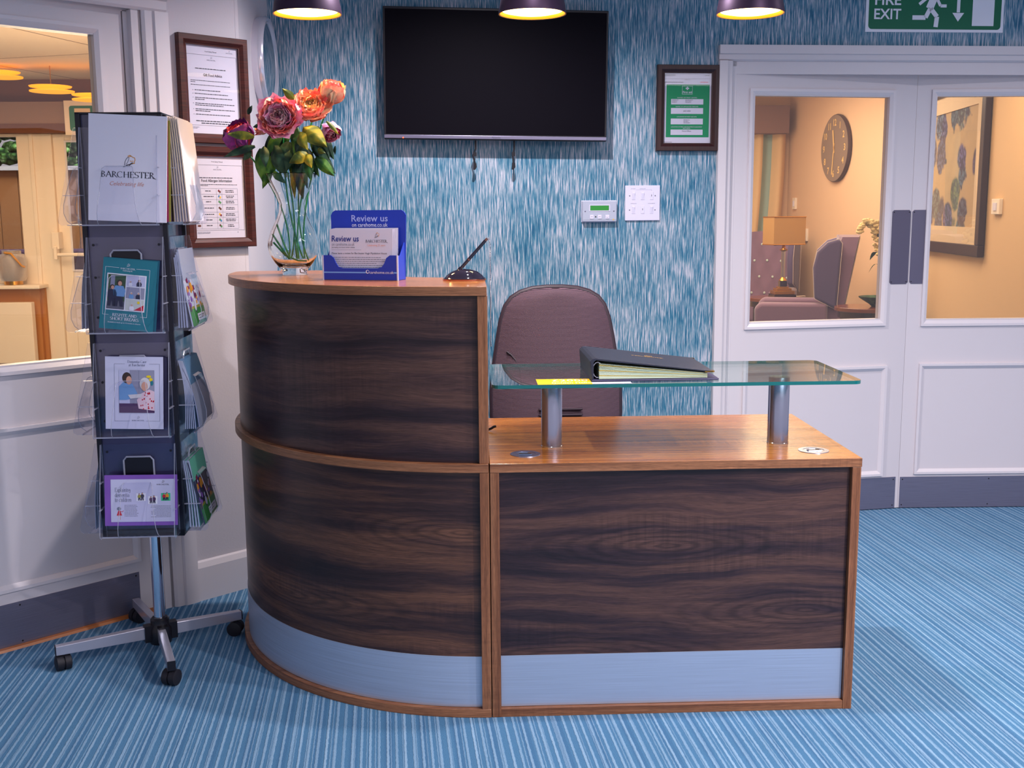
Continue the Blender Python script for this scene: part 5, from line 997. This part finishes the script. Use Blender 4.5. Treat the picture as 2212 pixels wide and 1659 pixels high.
# ------------------------------------------------------------------ lounge furniture
mat('velvet_mauve', (122, 92, 114), .85, sheen=.5, bump=(.25, 120)); mat('velvet_back', (84, 70, 104), .8, sheen=.3); mat('piping', (196, 178, 172), .6); mat('button_pale', (190, 204, 196), .4); mat('dark_wood', (44, 26, 26), .25, coat=.3); mat('brown_top', (112, 58, 36), .22, coat=.4)
mat('curtain_cream', (216, 180, 134), .85); mat('curtain_teal', (150, 168, 158), .85); mat('curtain_brown', (128, 96, 84), .85)
def wing_chair(label, loc, rz, sc=1, pocket=False):
    t = thing('wing_armchair', label, 'armchair', loc, rz, 'mauve wing armchairs in the lounge')
    def cushion(nm, x0, x1, y0, y1, z0, z1, mt='velvet_mauve', bv=.04):
        m = MB(); m.box(x0, x1, y0, y1, z0, z1); return m.build(nm, mt, t, bevel=bv, seg=4, smooth=60)
    cushion('seat', -.26, .26, -.36, .22, .22, .46, bv=.05)
    m = MB(); z0, z1 = .36, 1.17
    def bk(u, v, f):
        a = u*2-1; z = z0+(z1-z0)*v; y = .20+.14*v; tuft = .012*math.cos(a*9.4)*math.cos(v*15) if f else 0
        return (a*.29*(1-.10*max(0, v-.8)/.2), y+(-.0-.03*(1-a*a)+tuft if f else .17-.02*a*a), z+.02*math.cos(a*1.4))
    m.grid(lambda u, v: bk(u, v, 1), 30, 36); m.grid(lambda u, v: bk(u, v, 0), 30, 36)
    m.add([bk(k/30, 1, 1) for k in range(31)]+[bk(k/30, 1, 0) for k in range(31)], [(k, k+1, 32+k, 31+k) for k in range(30)])
    for s_ in (0, 1): m.add([bk(s_, k/36, 1) for k in range(37)]+[bk(s_, k/36, 0) for k in range(37)], [(k, k+1, 38+k, 37+k) for k in range(36)])
    bb = m.build('backrest', 'velvet_mauve', t, smooth=70)
    m = MB(); m.grid(lambda u, v: Vector(bk(.04+u*.92, .03+v*.94, 0))+Vector((0, .004, 0)), 12, 12); m.build('back_cover', 'velvet_mauve', bb, smooth=70)
    for r_ in range(4):
        for c_ in range(3+(r_ % 2)):
            x = (c_-(2+(r_ % 2))/2)*.155; v = .16+.22*r_
            p = bk((x/.29+1)/2, v, 1); m = MB(); m.ball((p[0], p[1]-.004, p[2]), .014, 10, 6, (1, .5, 1)); m.build('button', 'button_pale', bb)
    for s_ in (-1, 1):
        m = MB(); P = [(.32, .52), (.35, 1.12), (.32, 1.16), (.22, 1.13), (.13, 1.04), (.10, .90), (.12, .62)]; m.prism(P, 'x', *sorted((s_*.27, s_*.345))); w_ = m.build('wing', 'velvet_back', t, bevel=.025, seg=3, smooth=60)
        m = MB(); m.tube([(s_*.347, a, b) for a, b in P], .0032, 6, closed=True); m.build('wing_piping', 'piping', w_)
        m = MB(); m.prism([(-.40, .10), (.24, .10), (.24, .58), (-.36, .58), (-.41, .53)], 'x', *sorted((s_*.25, s_*.36))); w_ = m.build('arm', 'velvet_mauve', t, bevel=.035, seg=4, smooth=60)
        for y in (-.33, .26): m = MB(); m.prism([(s_*.30-.022, y-.022), (s_*.30+.022, y-.022), (s_*.30+.022, y+.022), (s_*.30-.022, y+.022)], 'z', 0, .13); m.build('leg', 'dark_wood', t)
    return t
wing_chair('mauve buttoned wing armchair at the left of the lounge view, behind the table lamp', (3.12, 9.0, 0), R(-36))
wing_chair('mauve wing armchair seen from the side and back, facing left in the lounge', (3.07, 7.27, 0), R(-108))
def round_table(label, loc, r, h, square=None):
    t = thing('side_table', label, 'table', loc)
    m = MB(); m.cyl((0, 0), r, h-.035, h, 40); m.build('tabletop', 'brown_top', t, bevel=.004, smooth=40)
    m = MB(); m.cyl((0, 0), r*.9, h-.09, h-.035, 40); m.build('apron', 'dark_wood', t, smooth=40)
    for k in range(4): a = R(45+90*k); m = MB(); x, y = r*.78*math.cos(a), r*.78*math.sin(a); m.box(x-.022, x+.022, y-.022, y+.022, 0, h-.09); m.build('leg', 'dark_wood', t)
round_table('dark round side table under the lamp in the lounge', (3.02, 8.0, 0), .27, .55)
round_table('dark round side table with the potted plant, right of the armchair in the lounge', (3.34, 6.28, 0), .27, .60)
t = thing('table_lamp', 'table lamp with rectangular amber shade and crystal column on the lounge side table', 'lamp', (3.09, 7.97, .55))
m = MB(); m.box(-.11, .11, -.11, .11, 0, .035); m.build('foot', 'dark_wood', t); m = MB(); m.box(-.10, .10, -.09, .09, .035, .07); m.box(-.075, .075, -.07, .07, .07, .095); m.box(-.05, .05, -.05, .05, .095, .11); m.build('plinth', 'gold', t, bevel=.003)
m = MB(); m.box(-.035, .035, -.035, .035, .11, .165); m.build('block', 'gloss_black', t); m = MB(); m.lathe([(.03, .165), (.04, .17), (.02, .2), (.018, .21)], 20); m.lathe([(.02, .46), (.045, .475), (.02, .49), (.012, .53), (0, .53)], 20); m.build('collar', 'gold', t, smooth=40)
m = MB(); m.lathe([(.0, .205), (.022, .205), (.022, .465), (0, .465)], 8); m.build('column', 'steel_satin', t)
mat('shade_amber', (176, 132, 74), .7); m = MB(); m.T = Matrix.Rotation(R(14), 4, 'Z'); ring_ = [(-.175, -.11), (.175, -.11), (.175, .11), (-.175, .11)]
for (a, b), (c, d) in zip(ring_, ring_[1:]+ring_[:1]): m.quad((a, b, .53), (c, d, .53), (c, d, .80), (a, b, .80))
m.build('lamp_shade', 'shade_amber', t)
m = MB(); m.T = Matrix.Rotation(R(14), 4, 'Z')
for z in (.53, .80): m.tube([(a, b, z) for a, b in ring_], .006, 6, closed=True)
m.build('shade_trim', 'gold', t)
m = MB(); m.tube([(.09, 0, .01), (.16, -.03, .012), (.22, .0, .012), (.25, .05, .006)], .005, 6); m.build('flex', 'cream_frame', t)
t = thing('potted_flower', 'tall arching cream flower in a dark bowl on the lounge side table', 'plant', (3.43, 6.28, .60))
mat('flower_cream', (222, 196, 140), .7); m = MB(); r = random.Random(5); sp = [Vector((.02-.20*(k/18)**1.2, 0, .46+.30*math.sin(k/18*1.9)-.10*(k/18)**3)) for k in range(19)]
for k, p in enumerate(sp):
    for j in range(7): m.ball(p+Vector((r.uniform(-.035, .035), r.uniform(-.035, .035), r.uniform(-.03, .03)))*(1.2-k/26), .017+.008*r.random(), 7, 5, (1, .8, .7))
m.build('blossom', 'flower_cream', t, smooth=80); m = MB(); m.rod((.03, 0, .05), (.03, 0, .46), .022, 10); m.tube(sp, .008, 6); m.build('stem', 'leaf_dark', t, smooth=60)
for k in range(6):
    a = k*1.1; m = MB(); m.grid(lambda u, v: Vector((.03+(.02+.11*v)*math.cos(a)+(u-.5)*.06*math.sin(math.pi*v)*math.sin(a), (.02+.11*v)*math.sin(a), .34+.05*(k % 3)+.05*math.sin(v*3)-.06*v)), 4, 6); m.build('leaf', 'leaf_dark', t, smooth=180)
m = MB(); m.lathe([(0, 0), (.05, 0), (.07, .02), (.155, .075), (.16, .085), (.14, .08), (.06, .04), (0, .04)], 36); m.build('bowl', 'leaf_dark', t, smooth=50)
# wall clock
mat('clock_face', (134, 112, 96), .6); mat('clock_rim', (74, 54, 50), .5); mat('clock_ink', (232, 188, 118), .5)
t = thing('wall_clock', 'large grey-brown round clock with cream numerals on the lounge wall', 'clock', (3.797, 8.57, 2.05), AA)
m = MB(); m.T = Matrix.Rotation(R(90), 4, 'X'); m.lathe([(0, 0), (.345, 0), (.348, .02), (.342, .035), (.335, .037)], 64); m.build('case', 'clock_rim', t, smooth=40)
m = MB(); m.disc(0, 0, .338, .338, -.037, 0, 64); m.build('dial', 'clock_face', t)
m = MB()
for k in range(1, 13): a = R(90-30*k); m.text(str(k), .262*math.cos(a), .262*math.sin(a)-.032, .096, -.039, 0, bold=.018)
m.build('numerals', 'clock_ink', t)
for nm, a, L_, w_ in (('hour_hand', 101, .19, .02), ('minute_hand', 263, .27, .015)):
    m = MB(); c, s_ = math.cos(R(a)), math.sin(R(a)); w_ *= 1.3; m.line([(-.05*c, -.05*s_), (.1*c, .1*s_), (L_*c, L_*s_)], w_, -.042); m.disc(0, 0, .018, .018, -.043); m.build(nm, 'clock_ink', t)
# small wall fittings
def fitting(name, label, cat, o_, ang, s_, z, w_, h_, mt='cream_frame'):
    t = thing(name, label, cat, (o_[0]+s_*math.cos(ang)+.0*math.sin(ang), o_[1]+s_*math.sin(ang), z), ang)
    m = MB(); m.box(-w_/2, w_/2, -.025, 0, -h_/2, h_/2); m.build('case', mt, t, bevel=.003); m = MB(); m.box(-w_*.2, w_*.2, -.032, -.025, -h_*.25, h_*.25); m.build('switch', 'plate_white', t); return t
fitting('wall_control', 'small cream control box on the lounge wall above the table lamp', 'wall fitting', PA, AA, -1.28, 1.49, .09, .13)
fitting('wall_control', 'small cream control box on the lounge wall just above the armchair back', 'wall fitting', PA, AA, -.92, 1.14, .10, .14)
fitting('light_switch', 'cream light switch on the wall right of the large framed painting', 'switch', PB, AB, 2.52, 1.433, .16, .105)
# pelmet and curtain by the far window
t = thing('curtain_pelmet', 'brown boxed pelmet at the top of the striped curtain in the lounge', 'pelmet', (3.2, 9.82, 2.28)); m = MB(); m.box(-1.5, .40, -.16, .14, 0, .31); m.build('box', 'curtain_brown', t, bevel=.004)
t = thing('striped_curtain', 'long cream and pale teal striped curtain under the pelmet in the lounge', 'curtain', (3.15, 9.86, .02))
for j, (x0, x1, mt) in enumerate(((-.62, -.30, 'curtain_cream'), (-.30, -.12, 'curtain_brown'), (-.12, .02, 'curtain_teal'), (.02, .20, 'curtain_cream'), (.20, .32, 'curtain_teal'), (.32, .47, 'curtain_cream'))):
    m = MB(); m.grid(lambda u, v: ((x0+(x1-x0)*u)*(1-.0*v)-.16*(1-v)*(1-v), .05*math.sin((x0+(x1-x0)*u)*26+.5), 2.27*v), 12, 6); m.build('curtain_stripe', mt, t, smooth=180)
# painting
def floral():
    m = mat('floral_canvas', (170, 150, 120), .8); g = G(m); co = g.coord('Object'); wob = g.noise(co, 9, 3)
    cw = g.comb(g.math('MULTIPLY_ADD', wob, .10, g.sep(co)[0]), 0, g.math('MULTIPLY_ADD', wob, -.12, g.sep(co)[2]))
    b = g.new('TexVoronoi'); g.l.new(cw, b.inputs['Vector']); b.inputs['Scale'].default_value = 3.6
    v = g.new('TexVoronoi'); g.l.new(cw, v.inputs['Vector']); v.inputs['Scale'].default_value = 34
    hue = g.ramp(g.sep(b.outputs['Color'])[0], [(.1, (112, 108, 160)), (.3, (96, 140, 146)), (.5, (98, 84, 116)), (.7, (124, 136, 86)), (.9, (128, 152, 176))])
    petals = g.mix(g.ramp(v.outputs['Distance'], [(.2, 0.0), (.62, .85)]), hue, (58, 56, 76)); bg = g.mix(wob, (204, 172, 128), (178, 154, 122))
    g.col(g.mix(g.ramp(g.math('MULTIPLY_ADD', wob, .35, b.outputs['Distance']), [(.60, 1.0), (.68, 0.0)]), bg, petals))
floral()
mat('frame_black', (44, 32, 40), .35); mat('mat_cream', (226, 200, 166), .7)
u0 = (7.04-4.778)/math.cos(R(8)); t = thing('framed_painting', 'large framed floral painting with a wide cream mount in the lounge', 'painting', (PB[0]-.004+u0*math.cos(AB), PB[1]+u0*math.sin(AB), 1.075), AB)
m = MB(); ring(m, -1.75, .0, 0, 1.30, .085, -.05, -.004); m.build('frame', 'frame_black', t, bevel=.006); m = MB(); ring(m, -1.665, -.085, .085, 1.215, .125, -.034, -.02); m.build('mount', 'mat_cream', t); m = MB(); m.box(-1.54, -.21, -.026, -.004, .21, 1.09); m.build('canvas', 'floral_canvas', t)
m = MB(); m.rect(-1.665, -.085, .085, 1.215, -.038); m.build('glazing', 'picture_glass', t)

# ------------------------------------------------------------------ dining room things
t = thing('window_pelmet', 'long grey-brown fabric pelmet above the dining room window', 'pelmet', (-3.9, 5.9, 2.05)); m = MB(); m.box(-1.2, .85, -.06, .1, .07, .235); m.build('fabric_band', 'pelmet_cloth', t); m = MB(); m.box(-1.2, .90, -.07, .1, 0, .07); m.build('lower_trim', 'brown_trim', t)
t = thing('exit_sign', 'small green exit sign in a cream surround beside the dining room pelmet', 'exit sign', (-2.90, 5.80, 2.03)); m = MB(); m.box(-.24, .24, 0, .03, 0, .26); m.build('surround', 'cream_frame', t, bevel=.004)
m = MB(); m.poly([(a, b) for a, b in rr(-.20, .20, .03, .22, .02)], -.001, 0); m.rect(-.16, -.04, .17, .20, -.0016, 1); m.build('printing', ['exit_green', 'mat_cream'], t)
t = thing('radiator', 'cream flat radiator below the dining room window sill', 'radiator', (-3.9, 5.80, 0)); m = MB(); m.box(-.7, .42, -.04, .03, .27, .75); m.build('panel', 'cream_frame', t, bevel=.006); m = MB(); m.rod((.28, 0, 0), (.28, 0, .28), .012, 10); m.build('pipe', 'cream_frame', t); m = MB(); m.box(-.6, .35, .03, .06, .35, .7); m.build('wall_bracket', 'oak_panel', t)
mat('lantern_glass', (170, 160, 160), .3, trans=.3, bump=(.6, 90)); mat('rope', (206, 140, 50), .8)
t = thing('glass_lantern', 'round glass jar lantern with a rope handle on the dining room window sill', 'lantern', (-3.63, 5.83, .887)); m = MB(); m.lathe([(0, .03), (.09, .03), (.105, .06), (.108, .20), (.09, .235), (.07, .24), (.07, .262), (.074, .265)], 32); m.build('jar', 'lantern_glass', t, smooth=50)
m = MB(); m.lathe([(0, 0), (.07, 0), (.07, .03), (0, .03)], 24); m.build('base', 'gold', t, smooth=40); m = MB(); m.tube([(-.02, -.08, .25), (.04, -.11, .245), (.08, -.12, .20), (.11, -.1, .15), (.12, -.07, .14)], .008, 8); m.build('handle', 'rope', t, smooth=60)
mat('disc_amber', (250, 176, 20), .5, emit=(255, 170, 10), es=.9)
for k, (x, z) in enumerate(((-3.36, 2.385), (-3.005, 2.285), (-2.71, 2.225))):
    t = thing('disc_pendant', ['amber disc pendant lamp furthest left in the dining room', 'amber disc pendant lamp in the middle of the dining room view', 'amber disc pendant lamp nearest the exit sign in the dining room'][k], 'lamp', (x, 5.2, z), 0, 'amber disc pendants in the dining room')
    m = MB(); m.lathe([(0, .0), (.15, .004), (.152, .012), (.10, .02), (0, .024)], 36, (.005, 0)); m.build('lower_disc', 'disc_amber', t, smooth=40); m = MB(); m.lathe([(0, .034), (.14, .037), (.145, .044), (0, .056)], 36, (-.004, 0)); m.build('reflection_disc', 'disc_amber', t, smooth=40); m = MB(); m.rod((0, 0, .056), (0, 0, 2.47-z), .004, 6); m.build('rod', 'gold', t)  # second disc built in place of the lamp's doubled reflection
mat('plum_seat', (74, 44, 78), .8)
t = thing('garden_bench', 'dark plum cushioned bench seen through the dining room window', 'bench', (-3.9, 7.1, 0)); m = MB(); m.box(-1.5, 1.6, .1, .2, .4, 1.12); m.build('backrest', 'plum_seat', t, bevel=.05, seg=3); m = MB(); m.box(-1.5, 1.6, -.4, .12, .32, .48); m.build('seat', 'plum_seat', t, bevel=.04, seg=3)
for x in (-1.35, 1.45): m = MB(); m.box(x-.03, x+.03, -.38, .18, 0, .33); m.build('leg', 'dark_wood', t)
